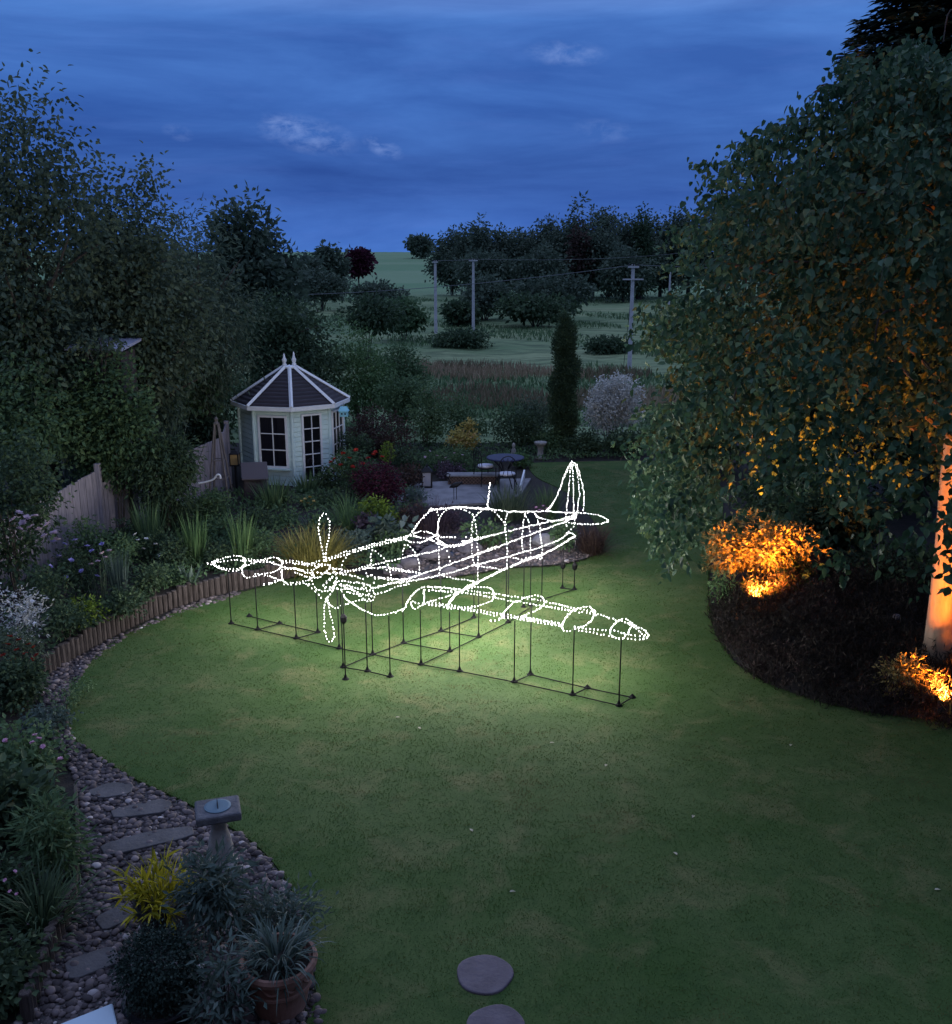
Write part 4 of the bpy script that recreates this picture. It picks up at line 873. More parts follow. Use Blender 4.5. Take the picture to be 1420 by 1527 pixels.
def lumps(c, rx, ry, rz, n, spread=.6, size=.55):
    out = [(*c, rx*.74, ry*.74, rz*.78)]
    for _ in range(n):
        d = unit(rng.normal(size=3)*np.array([1, 1, .9])); s_ = rng.uniform(size*.55, size*1.05); out.append((c[0]+d[0]*rx*spread, c[1]+d[1]*ry*spread, c[2]+d[2]*rz*spread, rx*s_, ry*s_, rz*s_))
    return out
def fit(bl, rx, ry, rz, cz, cs):
    b = np.array(bl); 
    for ax, r, c0 in ((0, rx, 0), (1, ry, 0), (2, rz, cz)):
        k = np.max(np.abs(b[:, ax]-c0)+b[:, ax+3]); f = max(r-.32*cs, r*.55)/k; b[:, ax] = c0+(b[:, ax]-c0)*f; b[:, ax+3] *= f
    return [tuple(v) for v in b]
def bbox(x0, y0, x1, y1, Y, zg=None, ry=None):
    cx = (x0+x1)/2; top = Wp(cx, y0, Y); X = top[0]; zg = (float(TZ(X, Y)) if zg is None else zg)
    s_ = scale_at(Y, max(zg, 0)); rx = (x1-x0)/2*s_; zb = max(zg, Wp(cx, y1, Y)[2]); return X, zg, rx, top[2], zb
def shrub(name, label, cat, box, Y, mat, n, L, Wd, group=None, per=9, csize=.22, zg=None, nl=6, ry=None, shape='diamond', droop=.2, up=.5, spread=.6, flat=False):
    x0, y0, x1, y1 = box; X, zg, rx, zt, zb = bbox(x0, y0, x1, y1, Y, zg)
    if zt-zb < .1: zb = zt-.3
    root = thing(name, label, cat, (X, Y, zg), 0, group); rz = (zt-zb)/2; c = (0, 0, (zt+zb)/2-zg); ryy = ry or rx*.85
    bl = fit(lumps(c, rx, ryy, rz, nl, spread), rx*1.04, ryy, rz*1.02, c[2], csize); bl = [(a, b2, max(cz, r3*.8), r1, r2, r3) for a, b2, cz, r1, r2, r3 in bl]
    V, Fa, T = cloud(bl, max(6, n//per), per, csize, L, Wd, shape, droop, up=up)
    V[:, 2] = np.maximum(V[:, 2], .01+rng.uniform(0, .04, len(V))) if zg > -.5 else V[:, 2]
    MB().addarr(V, Fa, T).build('foliage', LM[mat], root)
    sb = MB()
    for _ in range(5):
        e = np.array([rng.uniform(-.5, .5)*rx, rng.uniform(-.5, .5)*ryy, c[2]+rng.uniform(-.2, .4)*rz]); sb.tube([(e[0]*.15, e[1]*.15, -.03), e*np.array([.5, .5, .5]), e], [max(.008, rx*.02), max(.006, rx*.014), .004], 5)
    sb.build('stem', M_BARK, root); root['_top'] = 1; del root['_top']; return root
def tree(name, label, box, Y, mat, n, L, Wd, group=None, per=9, csize=.5, nl=9, tr=None, bare=.12, shape='diamond', droop=.3, spread=.62, size=.55, conic=False, lean=0):
    x0, y0, x1, y1 = box; X, zg, rx, zt, zb = bbox(x0, y0, x1, y1, Y); zb = max(zb, zg+(zt-zg)*bare*.5)
    root = thing(name, label, 'tree', (X, Y, zg), 0, group); rz = (zt-zb)/2; c = (0, 0, (zt+zb)/2-zg); ry = rx*.9; hh = zt-zg; tr = tr or max(.06, hh*.018)
    tb_ = MB(); tb_.tube([(0, 0, -.1), (lean*.3, 0, hh*.3), (lean, .05, hh*.55), (lean, 0, hh*.78)], [tr*1.25, tr, tr*.6, tr*.12], 8)
    for i in range(0 if conic else 9):
        a = i*2.4; zz = hh*rng.uniform(.22, .7); e = np.array([math.cos(a)*rx*.72, math.sin(a)*ry*.72, min(zz+rng.uniform(.1, .28)*hh, hh*.74)]); tb_.tube([(lean*.5, 0, zz), (e[0]*.5+lean*.5, e[1]*.5, zz+.6*(e[2]-zz)), e], [tr*.38, tr*.22, tr*.06], 5)
    tb_.build('trunk', M_BARK, root)
    if conic:
        bl = [(0, 0, (zb-zg)+(zt-zb)*f, rx*(1-f)**.8*.95+.10, ry*(1-f)**.8*.95+.10, (zt-zb)*.075) for f in np.linspace(.04, .97, 15)]
    else: bl = fit(lumps(c, rx, ry, rz, nl, spread, size), rx*1.04, ry, rz*1.02, c[2], csize)
    V, Fa, T = cloud(bl, max(8, n//per), per, csize, L, Wd, shape, droop, inner=.3)
    MB().addarr(V, Fa, T).build('crown', LM[mat], root); return root
def sword(name, label, cat, box, base_py, mat, n, wd, zg=None, lean=.22, bend=.15, group=None, seg=4, rad=None, twist=True):
    x0, y0, x1, _ = box; zg = 0.0 if zg is None else zg; g = G((x0+x1)/2, base_py, zg); s_ = scale_at(g[1], zg); top = Wp((x0+x1)/2, y0, g[1]); hh = top[2]-zg; r = (x1-x0)/2*s_
    root = thing(name, label, cat, (g[0], g[1], zg), 0, group); rr = (rad if rad else r*.45)
    a = rng.uniform(0, 2*math.pi, n); q = np.sqrt(rng.uniform(0, 1, n))*rr; P = np.stack([q*np.cos(a), q*np.sin(a), np.full(n, -.01)], 1)
    V, Fa, T = blades(P, a+rng.normal(0, .5, n), np.abs(rng.normal(0, lean, n)), hh*rng.uniform(.6, 1.08, n), wd*rng.uniform(.7, 1.2, n), seg, bend*rng.uniform(.4, 1.6, n), None, twist)
    MB().addarr(V, Fa, T).build('foliage', LM[mat], root); return root, hh, r
_fl = {}
def flower_mesh(col, r, kind_='round'):
    key = (col, round(r, 3), kind_)
    if key not in _fl:
        b = MB(); k = 14
        a = np.arange(k)*2.4; d = np.stack([np.cos(a), np.sin(a), rng.uniform(.1, .9, k)], 1); V, Fa, T = leaves(np.zeros((k, 3)), d, np.array([[0, 0, 1.]]).repeat(k, 0)+rdir(k)*.3, r, r*.8, rng.uniform(0, 1, k)); b.addarr(V, Fa, T)
        o_ = b.build('flower_head', LM[col]); me = o_.data; bpy.data.objects.remove(o_); _fl[key] = me
    return _fl[key]
def flowers(root, col, pts, r):
    """pts in photo pixels; each set at the plant's own depth, inside its crown"""
    me = flower_mesh(col, r); L0 = np.array(wloc(root))
    for px, py, dy in pts:
        p = Wp(px, py, L0[1]+dy)-L0
        if p[2] < .03: p[2] = .03
        o_ = bpy.data.objects.new('flower_head', me); COL.objects.link(o_); o_.parent = root; o_.location = p; o_.rotation_euler = (rng.uniform(-.5, .5), rng.uniform(-.5, .5), rng.uniform(0, 6))

# ---- the big weeping birch on the right
BX, BY = 6.35, 12.9
birch = thing('weeping_birch', 'large weeping birch with pale trunk lit orange from below at the right', 'tree', (BX, BY, 0))
PRO = np.array([(0.9, 2.6), (1.4, 3.8), (2.7, 4.2), (4.4, 4.0), (5.6, 3.75), (6.3, 3.25), (7.0, 2.45), (7.7, 1.55), (8.4, .75), (9.0, .1)])
def prof(z): return np.interp(z, PRO[:, 0], PRO[:, 1])
tb_ = MB(); tp = np.array([(0, 0, -.1), (.0, 0, .5), (-.02, .02, 1.6), (-.10, .05, 3.2), (-.05, .02, 5.2), (-.25, 0, 7.2), (-.2, 0, 8.7)]); tpp = smooth_poly(tp, 5, False); tb_.tube(tpp, np.interp(tpp[:, 2], [0, .3, 1.6, 4, 8.7], [.245, .20, .175, .11, .02]), 14)
birch_trunk = tb_.build('trunk', M_BIRCH, birch, smooth=True)
LIMB = []
for i in range(46):
    a = i*2.39996+.3; z0 = 2.7+4.8*(i/46)**1.0; zr = min(8.3, z0+rng.uniform(.5, 1.7)); R = prof(zr)*rng.uniform(.72, .93); s0 = np.array([np.interp(z0, tp[:, 2], tp[:, 0]), 0, z0]); e = np.array([math.cos(a)*R, math.sin(a)*R, zr])
    pts = smooth_poly([s0, s0*.55+e*.45+np.array([0, 0, .35]), e, e*np.array([1.06, 1.06, 1])-np.array([0, 0, .35])], 4, False); LIMB.append(pts); MB().tube(pts, np.linspace(.045*(1-z0/12), .007, len(pts)), 6).build('limb', M_BARK, birch)
nS = 14500; az = rng.uniform(0, 2*math.pi, nS); zz = rng.uniform(0, 1, nS)**.9*7.9+1.0
rad = prof(zz)*(1-.62*rng.uniform(0, 1, nS)**1.5)*rng.uniform(.92, 1.07, nS)*(1+.07*np.sin(az*5+zz*1.7)+.05*np.sin(az*9-zz*3))
left = np.cos(az-math.radians(190)); zmin = 1.9-.8*np.clip((left-.55)/.3, 0, 1)+.25*np.sin(az*7)
cav = (zz < zmin+.1); 
# hollow under the crown: no twigs low down near the trunk
keep = ~((zz < zmin) | ((zz < 3.8) & (rad < prof(zz)*.76)))
az, zz, rad, zmin = az[keep], zz[keep], rad[keep], zmin[keep]; nS = len(az)
start = np.stack([rad*np.cos(az), rad*np.sin(az), zz], 1); K = 13; ln = rng.uniform(.45, 1.05, nS); outd = np.stack([np.cos(az), np.sin(az), np.zeros(nS)], 1)
dr0 = unit(outd*rng.uniform(.2, .75, nS)[:, None]+rdir(nS)*.5+np.array([0, 0, .10])); topm = np.clip((zz-5.2)/2.5, 0, 1)[:, None]
pts = []; p = start.copy(); d_ = dr0+topm*np.array([0, 0, .7])
for k in range(K):
    pts.append(p.copy()); p = p+d_*(ln/K)[:, None]; d_ = unit(d_+np.array([0, 0, -.16])*(1-.55*topm)+rng.normal(size=(nS, 3))*.05)
pts = np.stack(pts, 1); ok = pts[:, :, 2] > (zmin-.35)[:, None]
def proj(P):
    X, Y, Z = P[..., 0]+BX, P[..., 1]+BY, P[..., 2]-H; dep = Y*CT-Z*ST; return CX+F*X/dep, CY-F*(Z*CT+Y*ST)/dep
SIL_Y = [60, 100, 160, 225, 290, 380, 440, 475, 505, 540, 570, 620, 660, 720, 800, 860]; SIL_X = [1330, 1290, 1190, 1100, 1035, 1012, 1000, 950, 950, 1005, 1000, 968, 938, 932, 957, 985]
BOT_X = [900, 940, 960, 990, 1040, 1058, 1075, 1205, 1228, 1260, 1310, 1380, 1420, 1700]; BOT_Y = [640, 735, 835, 865, 815, 795, 778, 778, 850, 868, 862, 872, 880, 920]
def nz(p, f, ph): return np.sin(p[..., 0]*f+ph)*np.sin(p[..., 1]*f*1.13+ph*1.7)+np.sin(p[..., 2]*f*1.2+ph*.6+p[..., 0]*f*.5)*.8
bough = nz(start, 2.3, .4)+.6*nz(start, 4.7, 1.9); relr = rad/prof(zz)
thin = (bough < -.16) & (relr > .58) & (rng.uniform(0, 1, nS) < .85)
ok &= ~thin[:, None]
ppx, ppy = proj(pts); jit = (rng.normal(4, 14, nS)-rng.exponential(11, nS))[:, None]
ok &= (ppx > np.interp(ppy, SIL_Y, SIL_X)-4+jit+24*np.sin(ppy/21.)+13*np.sin(ppy/8.3)) & (ppy > 92+jit*.8+16*np.sin(ppx/17.)) & (ppy < np.interp(ppx, BOT_X, BOT_Y)+6+jit)
gap = (ppx > 1068) & (ppx < 1212) & (ppy > 792) & (ppy < 905); ok &= ~gap
oks = ok.sum(1) > K*.6
tw = MB(); sel = rng.choice(np.where(oks)[0], 800, replace=False)
for i in sel: tw.tube(pts[i][::4], [.004, .003, .002, .001][:len(pts[i][::4])], 3, cap=False)
tw.build('twigs', M_BARK, birch)['kind'] = 'stuff'
Pl = (pts + rng.normal(size=pts.shape)*.035)[ok]; nL = len(Pl); dirs = unit(rdir(nL)*.8+np.array([0, 0, -.75]) + np.repeat(outd, K, 0).reshape(nS, K, 3)[ok]*.35)
Nn = unit(rdir(nL)*.75+np.repeat(outd, K, 0).reshape(nS, K, 3)[ok]*.7+np.array([0, 0, .25]))
V, Fa, T = leaves(Pl, dirs, Nn,   .102*rng.uniform(.6, 1.3, nL), .076*rng.uniform(.7, 1.2, nL), np.clip(np.repeat(rng.uniform(0, .55, nS), K).reshape(nS, K)[ok]+rng.uniform(0, .45, nL), 0, 1), 'ovate')
MB().addarr(V, Fa, T).build('crown', LM['birch'], birch)
# spruce rising behind it
spr = thing('spruce_tree', 'tall dark spruce rising behind the birch at the top right corner', 'tree', (9.95, 22.0, 0)); MB().tube([(0, 0, -.1), (0, 0, 8), (0, 0, 17.6)], [.30, .18, .02], 8).build('trunk', M_BARK, spr); cb = MB()
for z in np.arange(2.2, 17.4, .22):
    R = max(.15, 2.45-(z-9.1)*.275); R = min(R, 3.4)
    for q in range(24):
        a = rng.uniform(0, 6.283); L_ = R*rng.uniform(.72, 1.1); k = int(34*L_)+8; f = np.sqrt(rng.uniform(.04, 1, k)); h = np.array([math.cos(a), math.sin(a), 0]); sd_ = np.array([-math.sin(a), math.cos(a), 0]); dr = rng.uniform(-.05, .38)
        off_ = rng.uniform(-1, 1, k)*.30*L_*(.25+.75*f)*(1.1-f*.7); P = h*(f*L_)[:, None]+sd_*off_[:, None]+np.array([0, 0, z+rng.uniform(-.2, .2)])-np.array([0, 0, 1.])*(dr*L_*f**1.4+np.abs(off_)*.25)[:, None]+np.array([0, 0, 1.])*(.10*np.clip(f-.75, 0, 1)*4*L_*.3)[:, None]
        V, Fa, T = leaves(P, unit(h*.9+sd_*np.sign(off_)[:, None]*.7+rdir(k)*.25-np.array([0, 0, .15])), unit(rdir(k)*.4+np.array([0, 0, 1])), rng.uniform(.18, .34, k), rng.uniform(.06, .11, k), np.clip(rng.uniform(0, .8, k), 0, 1)); cb.addarr(V, Fa, T)
cb.build('crown', LM['spruce'], spr)

# ---- right-hand bed
HB = smooth_poly(gp([(1064, 900), (1062, 925), (1077, 962), (1114, 1006), (1182, 1040), (1272, 1064), (1360, 1078), (1470, 1090), (1500, 960), (1430, 880), (1300, 860), (1180, 865), (1110, 885)]), 3)[:, :2]
P = sample_poly(HB, 5200)+rng.normal(0, .035, (5200, 2)); edge = np.min(np.linalg.norm(P[:, None]-HB[None], axis=2), axis=1); hh = np.clip(edge*1.3, .07, .36)*np.clip(.78+.38*np.sin(P[:, 0]*5.3+np.sin(P[:, 1]*3))*np.sin(P[:, 1]*4.9)+.22*rng.normal(size=len(P)), .25, 1.6)
n = len(P); P3 = np.c_[P, np.zeros(n)]; V1, F1, T1 = [], [], []; hb = MB()
for q in range(7):
    f = rng.uniform(.35, 1, n); base = P3+np.c_[rng.normal(0, .05, (n, 2)), hh*f]; d = unit(rdir(n)*.9+np.array([0, 0, .9])); V, Fa, T = leaves(base, d, rdir(n), rng.uniform(.05, .13, n), .016, np.clip(rng.uniform(0, 1, n)*.6+.4*(np.sin(P[:, 0]*1.9+1)*np.sin(P[:, 1]*1.6) > .2)*rng.uniform(0, 1, n), 0, 1)); hb.addarr(V, Fa, T)
kind(tag(hb.build('heather', LM['heather']), 'low dark heather filling the curved bed under the birch', 'heather'), 'stuff')
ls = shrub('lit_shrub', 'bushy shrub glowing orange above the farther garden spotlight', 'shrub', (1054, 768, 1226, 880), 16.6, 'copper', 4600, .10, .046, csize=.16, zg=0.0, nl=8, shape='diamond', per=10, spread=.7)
shrub('spotlit_seedling', 'small upright leafy plant lit yellow at the left corner of the heather bed', 'plant', (1058, 850, 1100, 915), 15.25, 'light', 420, .075, .028, csize=.10, zg=0.0, nl=3)
shrub('spotlit_ground_cover', 'low leafy clump glowing yellow around the farther spotlight', 'plant', (1095, 872, 1180, 912), 15.75, 'lime', 700, .07, .026, csize=.10, zg=0.0, nl=4)
shrub('broadleaf_plant', 'broad-leaved plant half lit to the right of the glowing shrub', 'plant', (1150, 835, 1220, 885), 16.2, 'light', 160, .17, .12, csize=.2, zg=0.0, nl=3, shape='ovate')
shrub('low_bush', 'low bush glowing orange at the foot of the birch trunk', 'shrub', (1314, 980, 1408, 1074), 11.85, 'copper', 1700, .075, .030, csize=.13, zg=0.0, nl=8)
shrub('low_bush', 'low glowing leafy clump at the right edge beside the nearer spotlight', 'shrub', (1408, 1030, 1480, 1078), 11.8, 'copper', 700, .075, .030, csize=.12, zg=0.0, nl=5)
sword('grass_clump', 'few yellow grass blades glowing beside the nearer spotlight', 'grass clump', (1402, 1025, 1440, 0), 1078, 'straw', 40, .012, lean=.35, bend=.4)
g = G(1334, 948); boulder('rock', 'small round pinkish stone lying in the heather', (g[0], g[1], .30), (.055, .05, .05), M_ROCK, 77)
shrub('dark_shrub', 'dark shrub between the lawn edge and the hedge behind the birch', 'shrub', (1076, 690, 1260, 862), 19.4, 'dark', 5200, .11, .06, zg=0.0, nl=9)
shrub('dark_shrub', 'dark shrub in the deep shade behind the birch trunk', 'shrub', (1230, 820, 1480, 940), 16.5, 'dark', 2600, .11, .06, zg=0.0)

# ---- back of the garden, left to right
shrub('purple_hedge', 'domed purple-brown hedge right of the summerhouse', 'hedge', (505, 598, 618, 705), 26.5, 'brown', 5200, .07, .045, zg=0.0, csize=.16, nl=7, spread=.5)
shrub('round_bush', 'small dark rounded bush tucked against the summerhouse', 'shrub', (500, 640, 560, 700), 24.6, 'dark', 1400, .06, .04, zg=0.0, csize=.14)
rose = shrub('rose_bush', 'rose bush dotted with red flowers in front of the summerhouse', 'rose bush', (484, 668, 578, 735), 22.8, 'mid', 2600, .06, .04, zg=0.0, csize=.15)
flowers(rose, 'red', [(500, 685, -.3), (512, 677, -.3), (541, 692, -.45), (560, 675, -.4), (557, 679, -.4), (521, 684, -.4), (531, 672, -.3), (508, 694, -.5), (549, 684, -.4), (494, 690, -.3), (570, 682, -.3), (526, 697, -.5)], .07)
sphere = thing('globe_ornament', 'red and white striped globe ornament beside the rose bush', 'ornament', G(494, 727)+np.array([0, 0, .42])); 
for i in range(8):
    a0 = i*math.pi/4; bq = MB(); th = np.linspace(.05, math.pi-.05, 9); V = []
    for tt in th:
        for aa in (a0, a0+math.pi/8, a0+math.pi/4): V.append((.11*math.sin(tt)*math.cos(aa), .11*math.sin(tt)*math.sin(aa), .11*math.cos(tt)))
    bq.add(np.array(V), [(r*3+c, (r+1)*3+c, (r+1)*3+c+1, r*3+c+1) for r in range(8) for c in range(2)]); bq.build('segment', LM['red'] if i % 2 else M_WHITE, sphere, smooth=True)
MB().tube([(0, 0, -.44), (0, 0, -.10)], .012, 6).build('stake', M_BLACK, sphere)
shrub('maroon_bush', 'dense maroon bush between the rose bush and the terrace lantern', 'shrub', (522, 688, 608, 765), 21.6, 'maroon', 4200, .05, .035, zg=0.0, csize=.14, spread=.5)
shrub('lime_bush', 'bright green leafy bush below the maroon bush', 'shrub', (530, 738, 592, 795), 19.6, 'lime', 1500, .075, .045, zg=0.0, csize=.14)
sword('arching_grass', 'green arching grass clump behind the yellow tussock', 'grass clump', (488, 728, 552, 0), 798, 'light', 260, .016, lean=.45, bend=.7)
sword('pale_grass', 'pale feathery grass at the back of the yellow tussock', 'grass clump', (432, 756, 508, 0), 802, 'grey', 240, .012, lean=.5, bend=.7)
shrub('heuchera', 'purple-leaved low plant left of the hosta', 'plant', (524, 762, 560, 800), 19.0, 'purple', 420, .08, .07, zg=0.0, csize=.12, nl=3)
shrub('hosta', 'grey-green hosta with broad leaves near the cowling', 'plant', (545, 772, 612, 812), 18.6, 'grey', 240, .17, .11, zg=0.0, csize=.16, nl=4, shape='ovate')
sword('yellow_grass', 'mounded golden yellow grass tussock behind the propeller', 'grass clump', (392, 780, 545, 0), 850, 'straw', 1300, .016, lean=.55, bend=.75, seg=6)
fern, _, _ = sword('fern', 'upright green fern in front of the summerhouse window', 'fern', (382, 712, 440, 0), 772, 'mid', 220, .04, lean=.3, bend=.25)
sword('crocosmia', 'spiky green clump below the summerhouse door', 'plant', (436, 700, 478, 0), 748, 'mid', 110, .035, lean=.25, bend=.2)
shrub('border_plant', 'low mixed green plant under the summerhouse door', 'plant', (430, 735, 500, 772), 21.3, 'mid', 900, .06, .04, zg=0.0, csize=.13, nl=4)
gf = shrub('orange_flowers', 'small clump of orange-yellow flowers beside the fern', 'plant', (445, 738, 478, 762), 20.8, 'mid', 240, .06, .03, zg=0.0, csize=.1, nl=3); flowers(gf, 'gold', [(455, 745, -.15), (462, 742, -.15), (468, 748, -.2), (459, 751, -.2), (450, 748, -.15), (465, 753, -.2)], .05)
shrub('grey_shrub', 'small grey-green shrub at the left end of the terrace', 'shrub', (592, 722, 640, 762), 21.8, 'grey', 700, .06, .03, zg=0.0, csize=.13, nl=4)
sword('purple_grass', 'hazy purple grasses in front of the terrace', 'grass clump', (585, 738, 700, 0), 795, 'purple', 520, .010, lean=.4, bend=.4)
sword('sedge', 'brownish green grasses in front of the terrace chairs', 'grass clump', (705, 716, 810, 0), 772, 'olive', 480, .013, lean=.4, bend=.4)
sword('lawn_grass_tuft', 'dark green upright grasses at the lawn corner right of the terrace', 'grass clump', (785, 720, 850, 0), 772, 'mid', 260, .012, lean=.3, bend=.3)
sword('red_grass', 'dark red-brown fountain grass behind the tail of the aeroplane', 'grass clump', (848, 768, 918, 0), 826, 'brown', 620, .010, lean=.6, bend=.7)
shrub('pond_plant', 'broad green plant beside the dark pond', 'plant', (690, 770, 760, 825), 18.4, 'mid', 420, .11, .05, zg=0.0, csize=.18, nl=4)
pk = shrub('pink_heuchera', 'tiny pink-flowered plant at the fin end of the gravel', 'plant', (795, 752, 822, 775), 19.5, 'purple', 160, .05, .03, zg=0.0, csize=.1, nl=3); flowers(pk, 'pink', [(800, 757, -.1), (810, 755, -.1), (816, 758, -.1), (805, 761, -.15)], .035)
for lab, bx_, Y, mt, n_ in [('tall feathery green shrub behind the terrace lantern', (600, 560, 668, 702), 28.0, 'mid', 2600), ('grey-green loose shrub above the golden acer', (655, 585, 735, 690), 29.0, 'mid', 2600),
        ('broad dark shrub behind the terrace table', (725, 605, 822, 692), 28.6, 'dark', 3000), ('wide light green shrub below the columnar yew', (795, 640, 850, 692), 28.0, 'mid', 1500), ('low dark shrub along the back edge of the lawn', (840, 640, 900, 692), 27.6, 'dark', 1800), ('dark spreading shrub under the silver bush', (890, 632, 985, 692), 27.8, 'dark', 2400),
        ('dark shrub at the back corner of the lawn behind the birch', (970, 610, 1130, 700), 28.5, 'dark', 3200), ('large dark shrub beyond the lawn hidden by birch leaves', (1110, 560, 1320, 720), 28.0, 'dark', 4000), ('brown-tinged bush on the skyline of the back border', (760, 585, 835, 650), 30.0, 'olive', 1800)]:
    shrub('garden_shrub', lab, 'shrub', bx_, Y, mt, n_, .085, .05, 'shrubs along the back border', zg=0.0, csize=.22)
sp_ = shrub('border_flowers', 'border plants with scattered pale flowers behind the lantern', 'plant', (612, 665, 710, 715), 25.4, 'mid', 1900, .06, .035, zg=0.0, csize=.16); flowers(sp_, 'blush', [(641, 673, -.5), (652, 680, -.5), (665, 683, -.5), (671, 693, -.6), (634, 682, -.5), (678, 676, -.4), (690, 679, -.5), (660, 690, -.6), (684, 697, -.6)], .045)
shrub('border_foliage', 'low leafy border plant between the table and the bird bath', 'plant', (762, 676, 796, 695), 25.9, 'light', 700, .09, .05, zg=0.0, csize=.16)
ac = shrub('golden_acer', 'small golden acer with layered yellow leaves at the back border', 'tree', (666, 638, 716, 668), 27.0, 'gold', 620, .09, .06, zg=0.0, csize=.2, nl=4, droop=.1); shrub('orange_acer', 'small peach-orange leaf clump rising above the golden acer', 'plant', (690, 626, 708, 642), 27.2, 'gold', 160, .08, .06, zg=0.0, csize=.12, nl=2)
shrub('golden_conifer', 'little yellow conifer behind the rose bush', 'shrub', (567, 655, 590, 690), 24.4, 'lime', 420, .05, .03, zg=0.0, csize=.1, nl=3)
yw = thing('columnar_yew', 'tall narrow dark columnar yew at the end of the lawn', 'tree', (*Wp(839, 700, 28.2)[:2], 0)); bl = [(rng.uniform(-.08, .08), rng.uniform(-.08, .08), z, r*.76*rng.uniform(.94, 1.06), r*.76, .42) for z, r in [(.3, .42), (.7, .46), (1.1, .48), (1.5, .48), (1.9, .46), (2.3, .44), (2.7, .41), (3.05, .36), (3.3, .29), (3.5, .2)]]
V, Fa, T = cloud(bl, 1900, 14, .11, .075, .030, droop=-.6, inner=.6, up=0); MB().addarr(V, Fa, T).build('crown', LM['dark'], yw); MB().tube([(0, 0, -.05), (0, 0, 3.2)], [.09, .02], 7).build('trunk', M_BARK, yw)
shrub('silver_bush', 'large rounded bush with silvery white variegated leaves', 'shrub', (862, 552, 962, 650), 29.0, 'silver', 6500, .085, .05, zg=0.0, csize=.2, nl=8)

# ---- left border
sword('iris_clump', 'tall sword-leaved irises, the clump straight above the wing tip', 'iris', (262, 762, 322, 0), 842, 'light', 105, .034, zg=.24, lean=.14, bend=.12, group='iris clumps in the raised border')
sword('iris_clump', 'sword-leaved irises, the clump nearest the yellow grass tussock', 'iris', (335, 762, 388, 0), 838, 'light', 80, .034, zg=.24, lean=.18, bend=.15, group='iris clumps in the raised border')
sword('iris_clump', 'taller sword-leaved irises in front of the dark conifer', 'iris', (196, 742, 258, 0), 832, 'mid', 100, .036, zg=.24, lean=.15, bend=.12, group='iris clumps in the raised border')
dz_ = shrub('daisy_plant', 'dark leafy plant with a few white flowers in the raised border', 'plant', (195, 790, 262, 860), 16.6, 'dark', 1000, .06, .03, zg=.24, csize=.15); flowers(dz_, 'white', [(202, 797, -.2), (218, 804, -.25), (191, 818, -.2), (206, 806, -.2), (214, 819, -.2), (232, 812, -.2), (238, 829, -.3)], .045)
sword('lychnis', 'pale grey-green upright stems in the middle of the raised border', 'plant', (158, 815, 205, 0), 900, 'grey', 130, .018, zg=.24, lean=.10, bend=.08)
pm, _, _ = sword('plume_grass', 'thin stems with pinkish seed heads beside the grey stems', 'plant', (135, 822, 172, 0), 905, 'olive', 30, .010, zg=.24, lean=.10, bend=.08); flowers(pm, 'blush', [(152, 826, 0), (157, 832, 0), (163, 822, 0), (146, 838, 0), (136, 842, 0)], .05)
sword('agave', 'pale green rosette of pointed leaves above the log edging', 'plant', (262, 838, 302, 0), 872, 'grey', 26, .05, zg=.24, lean=.5, bend=.2)
shrub('edging_plant', 'low yellow-green plant on the raised border behind the nearest logs', 'plant', (100, 888, 162, 940), 13.7, 'lime', 520, .06, .035, zg=.24, csize=.13, nl=4)
shrub('edging_cover', 'dark leafy ground cover spilling over the farther logs', 'plant', (285, 848, 400, 885), 16.4, 'dark', 1500, .06, .035, zg=.24, csize=.15, ry=.35)
shrub('hardy_geranium', 'mid-green mound beside the pale green rosette', 'plant', (212, 850, 290, 895), 15.6, 'mid', 1100, .06, .04, zg=.24, csize=.14, ry=.4)
lv = shrub('salvia', 'dark plant with lilac flower spikes in the raised border', 'plant', (70, 800, 150, 900), 14.8, 'dark', 1500, .06, .025, zg=.24, csize=.16); flowers(lv, 'lilac', [(80, 808, -.3), (96, 812, -.3), (112, 806, -.3), (130, 815, -.3), (88, 830, -.4), (106, 836, -.4), (122, 852, -.4), (98, 862, -.4), (137, 822, -.3), (75, 845, -.4), (145, 860, -.4), (152, 812, -.3)], .05)
cl = shrub('climbing_rose', 'tall dark shrub with pale pink blooms at the left edge', 'shrub', (-90, 640, 92, 880), 14.6, 'dark', 5200, .075, .05, zg=.24, csize=.2, nl=9); flowers(cl, 'blush', [(28, 765, -.95), (40, 772, -.95), (52, 770, -.9), (70, 783, -.85), (58, 790, -.9), (34, 780, -.95), (80, 795, -.8), (66, 800, -.85), (46, 786, -.95), (30, 790, -1), (85, 805, -.8), (20, 775, -1)], .065)
sv = shrub('silver_plant', 'silver-white leafed plant at the left edge above the red flowers', 'plant', (-30, 868, 66, 965), 13.0, 'silver', 900, .06, .022, zg=.24, csize=.16); flowers(sv, 'white', [(10, 882, -.3), (22, 890, -.35), (34, 884, -.3), (48, 897, -.3), (38, 912, -.4), (52, 930, -.4), (60, 958, -.3), (26, 903, -.35), (12, 898, -.4), (70, 893, -.3)], .035)
rd = shrub('helenium', 'clump of dark red flowers at the left edge of the raised border', 'plant', (-40, 925, 70, 1010), 12.3, 'olive', 1300, .06, .025, zg=.24, csize=.16); flowers(rd, 'orange', [(12, 962, -.4), (25, 970, -.4), (38, 976, -.4), (20, 985, -.45), (48, 985, -.35), (5, 978, -.45), (33, 992, -.45), (55, 978, -.3), (15, 950, -.35), (42, 962, -.35), (28, 955, -.4), (8, 994, -.5), (50, 966, -.3)], .045)
shrub('dark_mound', 'dark green mound beside the near end of the log edging', 'plant', (-40, 985, 62, 1080), 11.5, 'dark', 2400, .07, .04, zg=0.0, csize=.18)
